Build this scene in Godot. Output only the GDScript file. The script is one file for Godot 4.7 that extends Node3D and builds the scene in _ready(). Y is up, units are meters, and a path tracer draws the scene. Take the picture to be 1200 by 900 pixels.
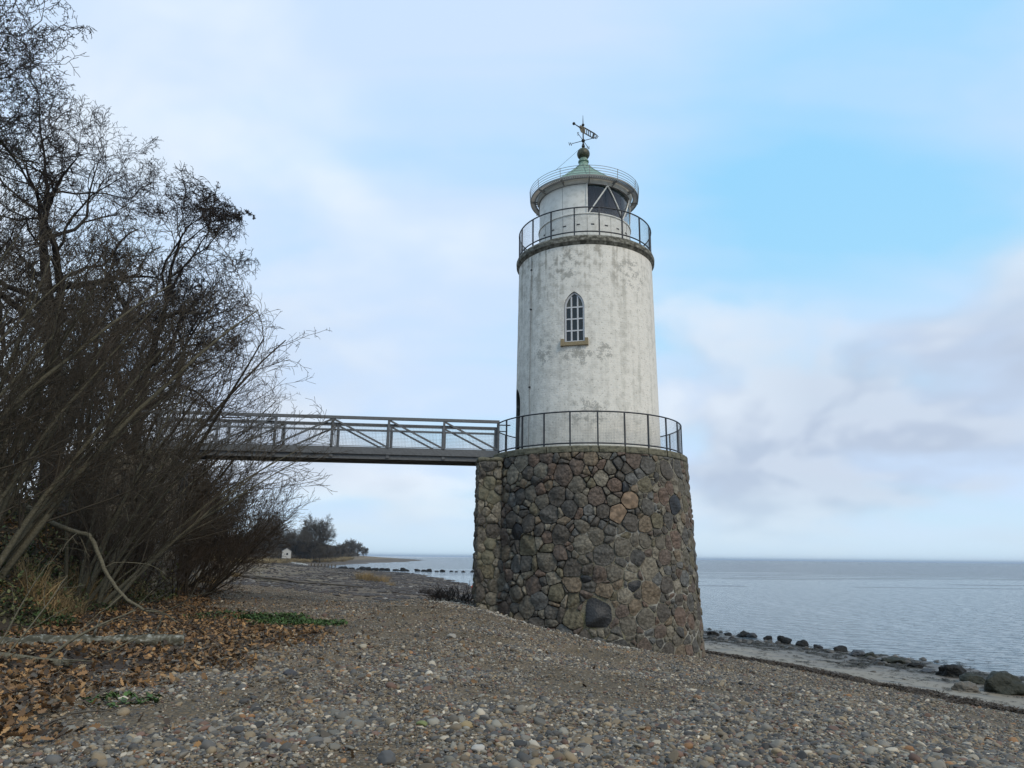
extends Node3D
# Bare winter shore: a white lighthouse on a rubble stone drum, a steel footbridge to a wooded bank, shingle beach and sea.
# World: y up, sea level 0, the camera looks along -z; "d" below is the distance along -z.

var rng := RandomNumberGenerator.new()
var noise_a := FastNoiseLite.new()
var noise_b := FastNoiseLite.new()
var taken := {}
const TX := 2.74
const TD := 26.0

# ------------------------------------------------------------------ mesh helpers
class MB:
	var v := PackedVector3Array()
	var n := PackedVector3Array()
	var uv := PackedVector2Array()
	var c := PackedColorArray()
	var i := PackedInt32Array()
	func tri(a: int, b: int, d: int) -> void:
		i.append(a); i.append(b); i.append(d)
	func quad(a: int, b: int, d: int, e: int) -> void:
		i.append(a); i.append(b); i.append(d); i.append(a); i.append(d); i.append(e)
	func smooth() -> void:
		n.resize(v.size()); n.fill(Vector3.ZERO)
		var k := 0
		while k < i.size():
			var a := i[k]; var b := i[k + 1]; var d := i[k + 2]
			var f := (v[d] - v[a]).cross(v[b] - v[a])
			n[a] += f; n[b] += f; n[d] += f
			k += 3
		for q in n.size():
			n[q] = n[q].normalized() if n[q].length_squared() > 1e-18 else Vector3.UP
	func flat() -> void:
		var v2 := PackedVector3Array(); var n2 := PackedVector3Array(); var i2 := PackedInt32Array()
		var c2 := PackedColorArray()
		var k := 0
		while k < i.size():
			var a := i[k]; var b := i[k + 1]; var d := i[k + 2]
			var f := (v[d] - v[a]).cross(v[b] - v[a]).normalized()
			for q in [a, b, d]:
				i2.append(v2.size()); v2.append(v[q]); n2.append(f)
				if c.size() > 0: c2.append(c[q])
			k += 3
		v = v2; n = n2; i = i2; c = c2; uv = PackedVector2Array()
	func mesh() -> ArrayMesh:
		if n.size() != v.size(): smooth()
		var a := []
		a.resize(Mesh.ARRAY_MAX)
		a[Mesh.ARRAY_VERTEX] = v; a[Mesh.ARRAY_NORMAL] = n; a[Mesh.ARRAY_INDEX] = i
		if c.size() == v.size() and c.size() > 0: a[Mesh.ARRAY_COLOR] = c
		if uv.size() == v.size() and uv.size() > 0: a[Mesh.ARRAY_TEX_UV] = uv
		var m := ArrayMesh.new()
		m.add_surface_from_arrays(Mesh.PRIMITIVE_TRIANGLES, a)
		return m
	# box with corners lo..hi in the frame (o, x, y, z), flat faces with their own vertices
	func box(o: Vector3, x: Vector3, y: Vector3, z: Vector3, h: Vector3) -> void:
		var ax := [x * h.x, y * h.y, z * h.z]
		for k in 3:
			for s in [-1.0, 1.0]:
				var nn: Vector3 = ax[k].normalized() * s
				var u: Vector3 = ax[(k + 1) % 3]; var w: Vector3 = ax[(k + 2) % 3]
				var c0: Vector3 = o + ax[k] * s
				var b := v.size()
				for p in [[-1.0, -1.0], [1.0, -1.0], [1.0, 1.0], [-1.0, 1.0]]:
					v.append(c0 + u * p[0] + w * p[1]); n.append(nn)
				if s > 0: quad(b, b + 3, b + 2, b + 1)
				else: quad(b, b + 1, b + 2, b + 3)
	func bar(a: Vector3, b: Vector3, w: float, h: float, up := Vector3.UP) -> void:
		var d := (b - a).normalized()
		if absf(d.dot(up)) > 0.99: up = Vector3.RIGHT
		var s := d.cross(up).normalized()
		box((a + b) * 0.5, s, d, s.cross(d), Vector3(w * 0.5, a.distance_to(b) * 0.5, h * 0.5))
	func tube(p: PackedVector3Array, r: PackedFloat32Array, sides: int, cap := false) -> void:
		var m := p.size()
		var t := (p[1] - p[0]).normalized()
		var s := t.cross(Vector3.UP if absf(t.y) < 0.9 else Vector3.RIGHT).normalized()
		var b := v.size()
		for k in m:
			var t2 := (p[mini(k + 1, m - 1)] - p[maxi(k - 1, 0)]).normalized()
			s = (s - t2 * s.dot(t2)).normalized()
			var w := t2.cross(s)
			for q in sides:
				var ang := TAU * q / sides
				var e := s * cos(ang) + w * sin(ang)
				v.append(p[k] + e * r[k]); n.append(e)
		for k in m - 1:
			for q in sides:
				var q2 := (q + 1) % sides
				var a0 := b + k * sides
				quad(a0 + q, a0 + sides + q, a0 + sides + q2, a0 + q2)
		if cap:
			for e in [0, m - 1]:
				var cc := v.size()
				v.append(p[e]); n.append((p[0] - p[1]).normalized() if e == 0 else (p[m - 1] - p[m - 2]).normalized())
				for q in sides:
					var ea: int = b + e * sides + q; var eb: int = b + e * sides + (q + 1) % sides
					if e == 0: tri(cc, ea, eb)
					else: tri(cc, eb, ea)
	func stick(a: Vector3, b: Vector3, r: float, sides := 6) -> void:
		tube(PackedVector3Array([a, b]), PackedFloat32Array([r, r]), sides)
	# lathe of (radius, height) points about y; a0..a1 in radians measured from +z towards +x
	func lathe(prof: Array, sides: int, a0 := 0.0, a1 := TAU) -> void:
		for k in prof.size() - 1:
			var p: Vector2 = prof[k]; var q: Vector2 = prof[k + 1]
			var e := q - p
			var nr := Vector2(e.y, -e.x).normalized()
			var b := v.size()
			for j in sides + 1:
				var a := lerpf(a0, a1, float(j) / sides)
				var o := Vector3(sin(a), 0, cos(a))
				v.append(o * p.x + Vector3.UP * p.y); v.append(o * q.x + Vector3.UP * q.y)
				var nn := (o * nr.x + Vector3.UP * nr.y)
				n.append(nn); n.append(nn)
			for j in sides:
				quad(b + j * 2, b + j * 2 + 1, b + j * 2 + 3, b + j * 2 + 2)
	func arc_tube(y: float, r: float, rad: float, a0: float, a1: float, m: int, sides := 6) -> void:
		var p := PackedVector3Array(); var q := PackedFloat32Array()
		for k in m + 1:
			var a := lerpf(a0, a1, float(k) / m)
			p.append(Vector3(sin(a) * r, y, cos(a) * r)); q.append(rad)
		tube(p, q, sides)

func numbered(called: String) -> String:
	if not taken.has(called):
		taken[called] = 0
		return called
	taken[called] += 1
	return "%s_%03d" % [called, taken[called]]

func tag(o: Node, label: String, category := "", group := "", kind := "") -> Node:
	if label: o.set_meta("label", label)
	if category: o.set_meta("category", category)
	if group: o.set_meta("group", group)
	if kind: o.set_meta("kind", kind)
	return o

func put(mesh: Mesh, called: String, mat: Material, parent: Node = null) -> MeshInstance3D:
	var o := MeshInstance3D.new()
	o.mesh = mesh
	if mat: o.material_override = mat
	if parent == null:
		o.name = numbered(called); add_child(o)
	else:
		o.name = called; parent.add_child(o, true)
	return o

func thing(called: String, at: Vector3, label: String, category: String, group := "") -> Node3D:
	var o := Node3D.new()
	o.name = numbered(called); add_child(o); o.position = at
	tag(o, label, category, group)
	return o

func part(called: String, parent: Node) -> Node3D:
	var o := Node3D.new()
	o.name = called; parent.add_child(o, true)
	return o

func copy(o: Node3D, label: String) -> Node3D:
	var c: Node3D = o.duplicate()
	c.name = numbered(String(o.get_meta("stem"))); add_child(c)
	c.set_meta("label", label)
	return c

func lin(r: float, g: float, b: float) -> Color:
	return Color(r, g, b).linear_to_srgb()

func noise_tex(seed_: int, freq: float, type: int, ramp: Array, size := 512, oct := 4, normal := false, bump := 4.0) -> NoiseTexture2D:
	var f := FastNoiseLite.new()
	f.seed = seed_; f.frequency = freq; f.noise_type = type as FastNoiseLite.NoiseType
	f.fractal_octaves = oct
	if type == FastNoiseLite.TYPE_CELLULAR:
		f.cellular_return_type = FastNoiseLite.RETURN_CELL_VALUE
		f.fractal_type = FastNoiseLite.FRACTAL_NONE
	var t := NoiseTexture2D.new()
	t.width = size; t.height = size; t.seamless = true; t.noise = f
	t.as_normal_map = normal; t.bump_strength = bump
	if ramp.size() > 0:
		var g := Gradient.new()
		var off := PackedFloat32Array(); var col := PackedColorArray()
		for k in ramp.size():
			off.append(ramp[k][0]); col.append(ramp[k][1])
		g.offsets = off; g.colors = col
		if type == FastNoiseLite.TYPE_CELLULAR: g.interpolation_mode = Gradient.GRADIENT_INTERPOLATE_CONSTANT
		t.color_ramp = g
	return t

func mat(c: Color, rough := 0.85, metal := 0.0) -> StandardMaterial3D:
	var m := StandardMaterial3D.new()
	m.albedo_color = c; m.roughness = rough; m.metallic = metal
	return m

func textured(c: Color, tex: Texture2D, scale: float, rough := 0.9, relief: Texture2D = null, relief_cm := 0.0, world := true) -> StandardMaterial3D:
	var m := mat(c, rough)
	m.albedo_texture = tex
	m.uv1_triplanar = true; m.uv1_world_triplanar = world
	m.uv1_scale = Vector3.ONE * scale
	if relief:
		m.heightmap_enabled = true; m.heightmap_texture = relief; m.heightmap_scale = relief_cm
	return m

# ------------------------------------------------------------------ terrain
const XW := [[-40.0, 50.0], [0.0, 32.0], [27.6, 18.4], [34.5, 15.5], [42.7, 11.1], [60.0, 6.0], [80.0, 1.0], [105.0, -5.0], [140.0, -13.0], [175.0, -22.0], [200.0, -40.0], [230.0, -58.0], [290.0, -71.0], [400.0, -76.0], [600.0, -78.0], [800.0, -90.0], [930.0, -125.0], [990.0, -190.0], [1040.0, -420.0]]
const XB := [[-40.0, -6.0], [0.0, -7.5], [10.0, -8.6], [20.0, -10.6], [27.0, -12.2], [45.0, -18.5], [80.0, -30.0], [105.0, -42.0], [150.0, -62.0], [200.0, -82.0], [290.0, -93.0], [400.0, -96.0], [600.0, -128.0], [800.0, -162.0], [930.0, -192.0], [1000.0, -280.0], [1040.0, -480.0]]
const PT := [[-60.0, -2.0], [-10.0, -0.4], [0.0, 0.0], [6.0, 0.2], [9.0, 0.42], [10.5, 0.58], [12.7, 0.82], [15.5, 1.12], [18.4, 1.48], [21.0, 1.82], [25.0, 2.22], [29.0, 2.45], [60.0, 2.6], [900.0, 2.8]]

func table(t: Array, x: float) -> float:
	if x <= t[0][0]: return t[0][1]
	for k in range(1, t.size()):
		if x <= t[k][0]:
			return lerpf(t[k - 1][1], t[k][1], (x - t[k - 1][0]) / (t[k][0] - t[k - 1][0]))
	return t[t.size() - 1][1]

func shore(d: float) -> float:
	return table(XW, d) + noise_a.get_noise_2d(d * 1.7, 40.0) * (0.5 + maxf(d, 0.0) * 0.022)

func ground(x: float, d: float) -> float:
	var t := shore(d) - x
	var near := 1.0 - smoothstep(30.0, 75.0, d)
	var h := table(PT, t)
	if near < 1.0:
		var far_h := 0.0 if t > 0.0 else t * 0.04
		far_h += clampf(t, 0.0, 60.0) * 0.05
		h = lerpf(far_h, h, near)
	h += noise_a.get_noise_2d(x * 3.0, d * 3.0) * 0.17 * smoothstep(11.0, 16.0, t)
	h += noise_b.get_noise_2d(x * 9.0, d * 9.0) * 0.03 * smoothstep(10.0, 13.0, t)
	h += 0.62 * exp(-pow((x + 1.7) / 3.0, 2.0)) * smoothstep(13.0, 22.0, d) * (1.0 - smoothstep(38.0, 52.0, d))
	var b := table(XB, d) - x
	if b > -4.0:
		var top := 4.6 + 1.6 * smoothstep(250.0, 420.0, d) - 2.0 * smoothstep(45.0, 90.0, d) * (1.0 - smoothstep(180.0, 330.0, d))
		var slope := 0.85 - 0.55 * smoothstep(60.0, 250.0, d)
		h += 0.12 * smoothstep(-4.0, 0.0, b)
		if b > 0.0:
			h += top * (1.0 - exp(-b * slope / top)) * 1.05 + noise_a.get_noise_2d(x * 6.0 + 90.0, d * 6.0) * 0.3 * smoothstep(0.0, 3.0, b)
	return h

func on(x: float, d: float, lift := 0.0) -> Vector3:
	return Vector3(x, ground(x, d) + lift, -d)

# ------------------------------------------------------------------ start
func _ready() -> void:
	rng.seed = 20240117
	noise_a.seed = 11; noise_a.frequency = 0.05; noise_a.fractal_octaves = 3
	noise_b.seed = 23; noise_b.frequency = 0.05; noise_b.fractal_octaves = 3
	setup_camera()
	setup_light()
	make_materials()
	build_land()
	build_sea()
	build_lighthouse()
	build_pier()
	build_bridge()
	build_trees()
	build_undergrowth()
	build_shingle()
	build_shore_rocks()
	build_driftwood()
	build_far_shore()

func setup_camera() -> void:
	var cam := Camera3D.new()
	cam.name = "camera"
	cam.fov = 55.79
	cam.near = 0.1; cam.far = 60000.0
	add_child(cam)
	cam.position = Vector3(0, 4.0, 0)
	cam.basis = Basis(Vector3.RIGHT, deg_to_rad(13.44)) * Basis(Vector3.BACK, deg_to_rad(0.67))
	cam.current = true

func setup_light() -> void:
	var sun := DirectionalLight3D.new()
	sun.name = "sun"
	sun.light_energy = 0.5
	sun.light_color = Color(1.0, 0.93, 0.82)
	sun.light_angular_distance = 24.0
	sun.shadow_enabled = true
	add_child(sun)
	sun.look_at_from_position(Vector3.ZERO, Vector3(-0.52, -0.72, -0.62), Vector3.UP)
	var env := Environment.new()
	env.background_mode = Environment.BG_SKY
	var pano := PanoramaSkyMaterial.new()
	pano.panorama = ImageTexture.create_from_image(sky_image())
	pano.energy_multiplier = 1.0
	var sky := Sky.new()
	sky.sky_material = pano
	env.sky = sky
	env.tonemap_mode = Environment.TONE_MAPPER_LINEAR
	env.tonemap_exposure = 1.0
	env.fog_enabled = true
	env.fog_density = 0.0001
	env.fog_light_color = Color(0.86, 0.93, 1.0)
	env.sdfgi_enabled = true; env.ssao_enabled = true; env.ssil_enabled = true
	var we := WorldEnvironment.new()
	we.name = "world_environment"
	we.environment = env
	add_child(we)

func sky_image() -> Image:
	var w := 1536; var h := 768
	var f := FastNoiseLite.new(); f.seed = 5; f.frequency = 0.75; f.fractal_octaves = 6; f.fractal_gain = 0.52
	var g := FastNoiseLite.new(); g.seed = 78; g.frequency = 0.5; g.fractal_octaves = 4
	var data := PackedFloat32Array(); data.resize(w * h * 3)
	var blue_hi := Vector3(0.33, 0.69, 1.0); var blue_lo := Vector3(0.50, 0.81, 1.0)
	var veil := Vector3(0.62, 0.785, 1.02); var white := Vector3(0.86, 0.94, 1.03); var grey := Vector3(0.50, 0.585, 0.73)
	var hor := Vector3(0.68, 0.85, 0.97); var under := Vector3(0.12, 0.13, 0.14)
	var k := 0
	for j in h:
		var up := (0.5 - (j + 0.5) / h) * PI
		var sy := sin(up); var cy := cos(up)
		for i in w:
			var c := under
			if sy > -0.06:
				var ar := ((i + 0.5) / w - 0.25) * TAU
				var x := cos(ar) * cy; var z := sin(ar) * cy
				var e := maxf(sy, 0.0)
				# a cloud sheet overhead, so that clouds flatten towards the horizon
				var q := 1.0 / (e + 0.26)
				var px := x * q; var pz := z * q
				var broad := g.get_noise_3d(px * 0.8 - 7.0, 0.0, pz * 0.8 + 9.4)
				var n1 := f.get_noise_3d(px + broad * 0.5 + 1.3, broad, pz - 0.35)
				var n1b := f.get_noise_3d(px + broad * 0.5 + 1.42, broad, pz - 0.22)
				var cir := f.get_noise_3d(px * 0.9 + 30.0 + n1 * 0.5, 4.0, pz * 2.6)
				# a wide gap to the right where more of the blue shows
				var gap := exp(-(pow((x - 0.36) / 0.24, 2.0) + pow((e - 0.44) / 0.18, 2.0))) * (1.0 if z < 0.0 else 0.4)
				c = blue_lo.lerp(blue_hi, smoothstep(0.05, 0.5, e))
				c = c.lerp(veil, clampf(0.92 + cir * 0.9 + broad * 0.5 - gap * 0.95, 0.0, 1.0))
				var dens := smoothstep(-0.16, 0.42, n1 + broad * 0.45 - gap * 0.22 + (0.14 + 0.3 * maxf(x, 0.0)) * (1.0 - smoothstep(0.22, 0.42, e)) - 0.24 * smoothstep(0.40, 0.6, e))
				var lit := clampf(0.55 + (n1 - n1b) * 2.6, 0.0, 1.0)
				var shade := (1.0 - smoothstep(0.20, 0.42, e + broad * 0.10)) * clampf(0.55 + broad * 1.6 + x * 0.9, 0.0, 1.0)
				c = c.lerp(white.lerp(grey, clampf(shade * (1.35 - lit * 0.7) + (1.0 - lit) * 0.15, 0.0, 1.0)), dens * 0.88)
				c = c.lerp(hor, 0.80 * (1.0 - smoothstep(0.0, 0.11, e)))
				if sy < 0.0: c = hor.lerp(under, smoothstep(0.0, 0.06, -sy))
			data[k] = c.x; data[k + 1] = c.y; data[k + 2] = c.z
			k += 3
	return Image.create_from_data(w, h, false, Image.FORMAT_RGBF, data.to_byte_array())

# ------------------------------------------------------------------ materials
var M := {}
var granite: Array = []

func make_materials() -> void:
	var speck := noise_tex(3, 0.03, FastNoiseLite.TYPE_SIMPLEX_SMOOTH, [[0.0, lin(0.30, 0.30, 0.28)], [0.36, lin(0.50, 0.485, 0.45)], [0.5, lin(0.72, 0.70, 0.65)], [0.62, lin(0.95, 0.92, 0.86)], [1.0, lin(1, 1, 0.95)]], 512, 5)
	var relief := noise_tex(9, 0.02, FastNoiseLite.TYPE_SIMPLEX_SMOOTH, [], 512, 5)
	for c in [[0.15, 0.140, 0.122], [0.20, 0.188, 0.162], [0.11, 0.108, 0.105], [0.135, 0.14, 0.145], [0.165, 0.122, 0.102], [0.19, 0.155, 0.118], [0.075, 0.075, 0.075], [0.24, 0.222, 0.188], [0.135, 0.108, 0.095], [0.15, 0.138, 0.10], [0.10, 0.092, 0.085]]:
		granite.append(textured(lin(c[0] * 1.12, c[1] * 1.10, c[2] * 1.06), speck, 0.55, 0.85, relief, 4.0))
	M.mixed_stone = textured(Color.WHITE, speck, 0.55, 0.85, relief, 4.0)
	M.mixed_stone.vertex_color_use_as_albedo = true
	M.black_stone = textured(lin(0.022, 0.024, 0.028), speck, 1.1, 0.55, relief, 1.5)
	M.white_stone = textured(lin(0.62, 0.60, 0.56), speck, 1.1, 0.9, relief, 2.0)
	M.orange_stone = textured(lin(0.31, 0.225, 0.16), speck, 0.3, 0.85, relief, 2.0)
	var moss := noise_tex(31, 0.012, FastNoiseLite.TYPE_SIMPLEX_SMOOTH, [[0.0, lin(0.05, 0.05, 0.035)], [0.4, lin(0.12, 0.115, 0.08)], [0.55, lin(0.20, 0.18, 0.125)], [0.7, lin(0.14, 0.135, 0.095)], [1.0, lin(0.25, 0.235, 0.18)]], 512, 5)
	M.coping = textured(lin(1, 1, 1), moss, 0.8, 0.95, relief, 2.0)
	var cor := noise_tex(41, 0.02, FastNoiseLite.TYPE_SIMPLEX_SMOOTH, [[0.0, lin(0.03, 0.03, 0.025)], [0.42, lin(0.09, 0.085, 0.065)], [0.56, lin(0.20, 0.19, 0.15)], [0.75, lin(0.30, 0.29, 0.25)], [1.0, lin(0.45, 0.44, 0.40)]], 512, 5)
	M.cornice = textured(lin(1, 1, 1), cor, 0.5, 0.95, relief, 1.0)
	M.mortar = mat(Color.WHITE, 0.95)
	M.mortar.vertex_color_use_as_albedo = true
	M.mortar.heightmap_enabled = true; M.mortar.heightmap_texture = relief; M.mortar.heightmap_scale = 3.0
	M.mortar.uv1_triplanar = true; M.mortar.uv1_world_triplanar = true; M.mortar.uv1_scale = Vector3.ONE * 2.0
	M.rail = mat(lin(0.022, 0.026, 0.034), 0.5)
	M.wire = mat(lin(0.28, 0.29, 0.30), 0.5, 0.5)
	var galv := noise_tex(51, 0.03, FastNoiseLite.TYPE_SIMPLEX_SMOOTH, [[0.0, lin(0.62, 0.62, 0.62)], [0.5, lin(0.85, 0.85, 0.85)], [1.0, lin(1, 1, 1)]], 256, 4)
	M.steel = textured(lin(0.15, 0.155, 0.16), galv, 1.0, 0.55)
	M.steel_dark = textured(lin(0.15, 0.155, 0.16), galv, 1.0, 0.6)
	M.deck = mat(lin(0.06, 0.055, 0.05), 0.9)
	var paint := noise_tex(61, 0.012, FastNoiseLite.TYPE_SIMPLEX_SMOOTH, [[0.0, lin(0.56, 0.55, 0.49)], [0.38, lin(0.72, 0.71, 0.65)], [0.55, lin(0.78, 0.77, 0.71)], [1.0, lin(0.82, 0.81, 0.76)]], 512, 5)
	M.white_paint = textured(lin(1, 1, 1), paint, 0.6, 0.6)
	M.seam = mat(lin(0.26, 0.26, 0.25), 0.7)
	M.slot = mat(lin(0.02, 0.02, 0.02), 0.9)
	M.frame_paint = mat(lin(0.56, 0.57, 0.585), 0.55)
	M.sill = textured(lin(0.34, 0.27, 0.16), galv, 2.0, 0.9)
	M.dark_glass = mat(lin(0.012, 0.014, 0.014), 0.06)
	M.olive_glass = mat(lin(0.055, 0.055, 0.04), 0.15)
	M.lantern_glass = mat(Color(0.10, 0.11, 0.14, 0.30), 0.03)
	M.lantern_glass.transparency = BaseMaterial3D.TRANSPARENCY_ALPHA
	M.curtain = mat(lin(0.05, 0.048, 0.06), 0.9)
	M.lens = mat(lin(0.25, 0.28, 0.30), 0.1)
	var verd := noise_tex(71, 0.015, FastNoiseLite.TYPE_SIMPLEX_SMOOTH, [[0.0, lin(0.07, 0.11, 0.085)], [0.4, lin(0.16, 0.26, 0.20)], [0.6, lin(0.24, 0.36, 0.28)], [1.0, lin(0.36, 0.46, 0.36)]], 512, 5)
	M.verdigris = textured(lin(1, 1, 1), verd, 1.2, 0.7)
	var ballc := noise_tex(72, 0.02, FastNoiseLite.TYPE_SIMPLEX_SMOOTH, [[0.0, lin(0.015, 0.02, 0.012)], [0.5, lin(0.045, 0.05, 0.025)], [0.7, lin(0.10, 0.10, 0.045)], [1.0, lin(0.16, 0.20, 0.13)]], 256, 4)
	M.old_copper = textured(lin(1, 1, 1), ballc, 2.0, 0.5)
	M.iron = mat(lin(0.02, 0.022, 0.022), 0.6)
	M.brass = mat(lin(0.13, 0.10, 0.05), 0.5)
	var bark := noise_tex(81, 0.03, FastNoiseLite.TYPE_SIMPLEX_SMOOTH, [[0.0, lin(0.45, 0.45, 0.42)], [0.5, lin(0.8, 0.8, 0.76)], [0.68, lin(1, 1, 1)], [0.8, lin(1.0, 1.0, 0.9)]], 512, 5)
	M.bark_dark = textured(lin(0.045, 0.039, 0.034), bark, 1.0, 0.95, relief, 3.0, false)
	M.bark_olive = textured(lin(0.17, 0.155, 0.115), bark, 1.3, 0.9, relief, 1.5, false)
	M.bark_brown = textured(lin(0.085, 0.07, 0.055), bark, 1.3, 0.9, relief, 1.5, false)
	M.twig_dark = mat(lin(0.045, 0.037, 0.033), 0.9)
	M.twig_olive = mat(lin(0.09, 0.076, 0.058), 0.9)
	M.twig_brown = mat(lin(0.085, 0.066, 0.05), 0.9)
	for tm in [M.twig_dark, M.twig_olive, M.twig_brown, M.bark_dark, M.bark_brown, M.bark_olive]: tm.metallic_specular = 0.2
	M.twig_far = mat(lin(0.09, 0.076, 0.058), 0.9)
	var logt := noise_tex(91, 0.012, FastNoiseLite.TYPE_SIMPLEX_SMOOTH, [[0.0, lin(0.03, 0.03, 0.02)], [0.40, lin(0.065, 0.06, 0.04)], [0.64, lin(0.125, 0.115, 0.08)], [0.70, lin(0.26, 0.26, 0.22)], [1.0, lin(0.45, 0.45, 0.41)]], 512, 5)
	M.log = textured(lin(1, 1, 1), logt, 1.6, 0.95, relief, 2.0)
	M.driftwood = textured(lin(0.10, 0.075, 0.05), bark, 1.5, 0.9, relief, 1.5)
	M.leaf = mat(Color.WHITE, 0.8)
	M.leaf.vertex_color_use_as_albedo = true
	M.pebble = mat(Color.WHITE, 0.7)
	M.pebble.vertex_color_use_as_albedo = true
	var wet := noise_tex(95, 0.02, FastNoiseLite.TYPE_SIMPLEX_SMOOTH, [[0.0, lin(0.4, 0.42, 0.38)], [0.5, lin(0.8, 0.8, 0.78)], [0.75, lin(1, 1, 1)], [1.0, lin(1.0, 1.0, 0.85)]], 512, 5)
	M.rock_dark = textured(lin(0.018, 0.018, 0.017), wet, 0.9, 0.6, relief, 4.0)
	M.rock_green = textured(lin(0.042, 0.044, 0.033), wet, 0.9, 0.6, relief, 4.0)
	M.rock_tan = textured(lin(0.14, 0.12, 0.095), wet, 0.9, 0.7, relief, 4.0)
	M.rock_grey = textured(lin(0.085, 0.09, 0.10), wet, 0.9, 0.6, relief, 4.0)
	M.rock_pale = textured(lin(0.42, 0.41, 0.39), wet, 0.9, 0.8, relief, 4.0)
	for rm in [M.rock_dark, M.rock_green, M.rock_grey]: rm.metallic_specular = 0.3
	M.weed = mat(Color.WHITE, 0.75)
	M.weed.vertex_color_use_as_albedo = true
	M.grass = mat(Color.WHITE, 0.9)
	M.grass.vertex_color_use_as_albedo = true

# ------------------------------------------------------------------ land and sea
func lines(pairs: Array) -> PackedFloat32Array:
	# [from, to, step, growth]
	var out := PackedFloat32Array()
	for p in pairs:
		var x: float = p[0]; var s: float = p[2]
		while x < p[1]:
			out.append(x); x += s; s *= p[3]
	return out

func build_land() -> void:
	var ts := lines([[-60.0, -6.0, 9.0, 1.0], [-6.0, 50.0, 0.4, 1.0], [50.0, 900.0, 0.6, 1.14]])
	var ds := lines([[-40.0, 0.0, 2.0, 1.0], [0.0, 46.0, 0.32, 1.0], [46.0, 1060.0, 0.4, 1.045]])
	var mb := MB.new()
	var nt := ts.size()
	for d in ds:
		var sx := shore(d)
		for t in ts:
			var x := sx - t
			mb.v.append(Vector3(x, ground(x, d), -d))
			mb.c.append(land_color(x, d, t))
	for j in ds.size() - 1:
		for k in nt - 1:
			var a := j * nt + k
			mb.quad(a, a + 1, a + nt + 1, a + nt)
	var grit := noise_tex(101, 0.07, FastNoiseLite.TYPE_CELLULAR, [[0.0, lin(0.42, 0.43, 0.45)], [0.2, lin(0.85, 0.75, 0.6)], [0.38, lin(0.66, 0.62, 0.56)], [0.55, lin(1.0, 0.96, 0.9)], [0.7, lin(0.55, 0.52, 0.50)], [0.82, lin(1.0, 0.85, 0.62)], [0.93, lin(1, 1, 1)]], 1024)
	var coarse := noise_tex(103, 0.006, FastNoiseLite.TYPE_SIMPLEX_SMOOTH, [], 512, 4)
	var m := textured(Color.WHITE, grit, 0.55, 0.95, coarse, 2.0)
	m.heightmap_texture = grit
	m.heightmap_scale = 1.5
	m.vertex_color_use_as_albedo = true
	mb.smooth()
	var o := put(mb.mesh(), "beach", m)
	tag(o, "shingle and soil ground of the beach rising to the wooded bank", "", "", "structure")
	# wet sand, a sheet a little above the beach
	var sb := MB.new()
	var t2 := lines([[-4.0, 10.9, 0.35, 1.0]])
	var d2 := lines([[4.0, 60.0, 0.35, 1.0]])
	for d in d2:
		var sx := shore(d)
		for t in t2:
			var edge := 0.5 * noise_b.get_noise_2d(d * 8.0, 3.0)
			var tt := minf(t, 10.55 + edge)
			var x := sx - tt
			sb.v.append(Vector3(x, ground(x, d) + 0.012 + 0.02 * noise_b.get_noise_2d(x * 14.0, d * 14.0), -d))
			var n := noise_b.get_noise_2d(x * 10.0, d * 22.0)
			var col := Color(0.25, 0.205, 0.145).lerp(Color(0.12, 0.105, 0.088), smoothstep(6.5, 3.0, t + n * 3.0))
			col = col.lerp(Color(0.07, 0.07, 0.065), 0.7 * smoothstep(0.18, 0.42, n + noise_a.get_noise_2d(x * 30.0, d * 30.0) * 0.4))
			sb.c.append(col)
	for j in d2.size() - 1:
		for k in t2.size() - 1:
			var a := j * t2.size() + k
			sb.quad(a, a + 1, a + t2.size() + 1, a + t2.size())
	sb.smooth()
	var sm := mat(Color.WHITE, 0.6)
	sm.vertex_color_use_as_albedo = true
	var fine := noise_tex(105, 0.05, FastNoiseLite.TYPE_SIMPLEX_SMOOTH, [[0.0, lin(0.75, 0.75, 0.75)], [1.0, lin(1, 1, 1)]], 512, 5)
	sm.albedo_texture = fine
	sm.uv1_triplanar = true; sm.uv1_world_triplanar = true; sm.uv1_scale = Vector3.ONE * 0.5
	tag(put(sb.mesh(), "sand", sm), "pale wet sand strip between the seaweed line and the water", "", "", "structure")

func land_color(x: float, d: float, t: float) -> Color:
	var n := noise_a.get_noise_2d(x * 5.0, d * 5.0)
	var n2 := noise_b.get_noise_2d(x * 16.0, d * 16.0)
	var c := Color(0.255, 0.192, 0.120).lerp(Color(0.145, 0.115, 0.078), smoothstep(-0.25, 0.35, n + n2 * 0.4))
	var soil := Color(0.055, 0.042, 0.028)
	var le := leaf_edge(d)
	c = c.lerp(soil, smoothstep(0.3, -0.6, x - le + n2 * 1.2) * (1.0 - smoothstep(40.0, 55.0, d)))
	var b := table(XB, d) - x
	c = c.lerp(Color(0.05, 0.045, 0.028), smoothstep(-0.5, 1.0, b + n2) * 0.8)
	if d > 40.0:
		var far := smoothstep(45.0, 80.0, d)
		c = c.lerp(Color(0.085, 0.066, 0.05).lerp(Color(0.19, 0.155, 0.11), smoothstep(0.0, 0.35, n2 + n)), far * smoothstep(40.0, 20.0, t))
		c = c.lerp(Color(0.20, 0.165, 0.09), far * smoothstep(0.05, 0.35, n) * smoothstep(15.0, 28.0, t) * 0.8)
	return c

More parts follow.
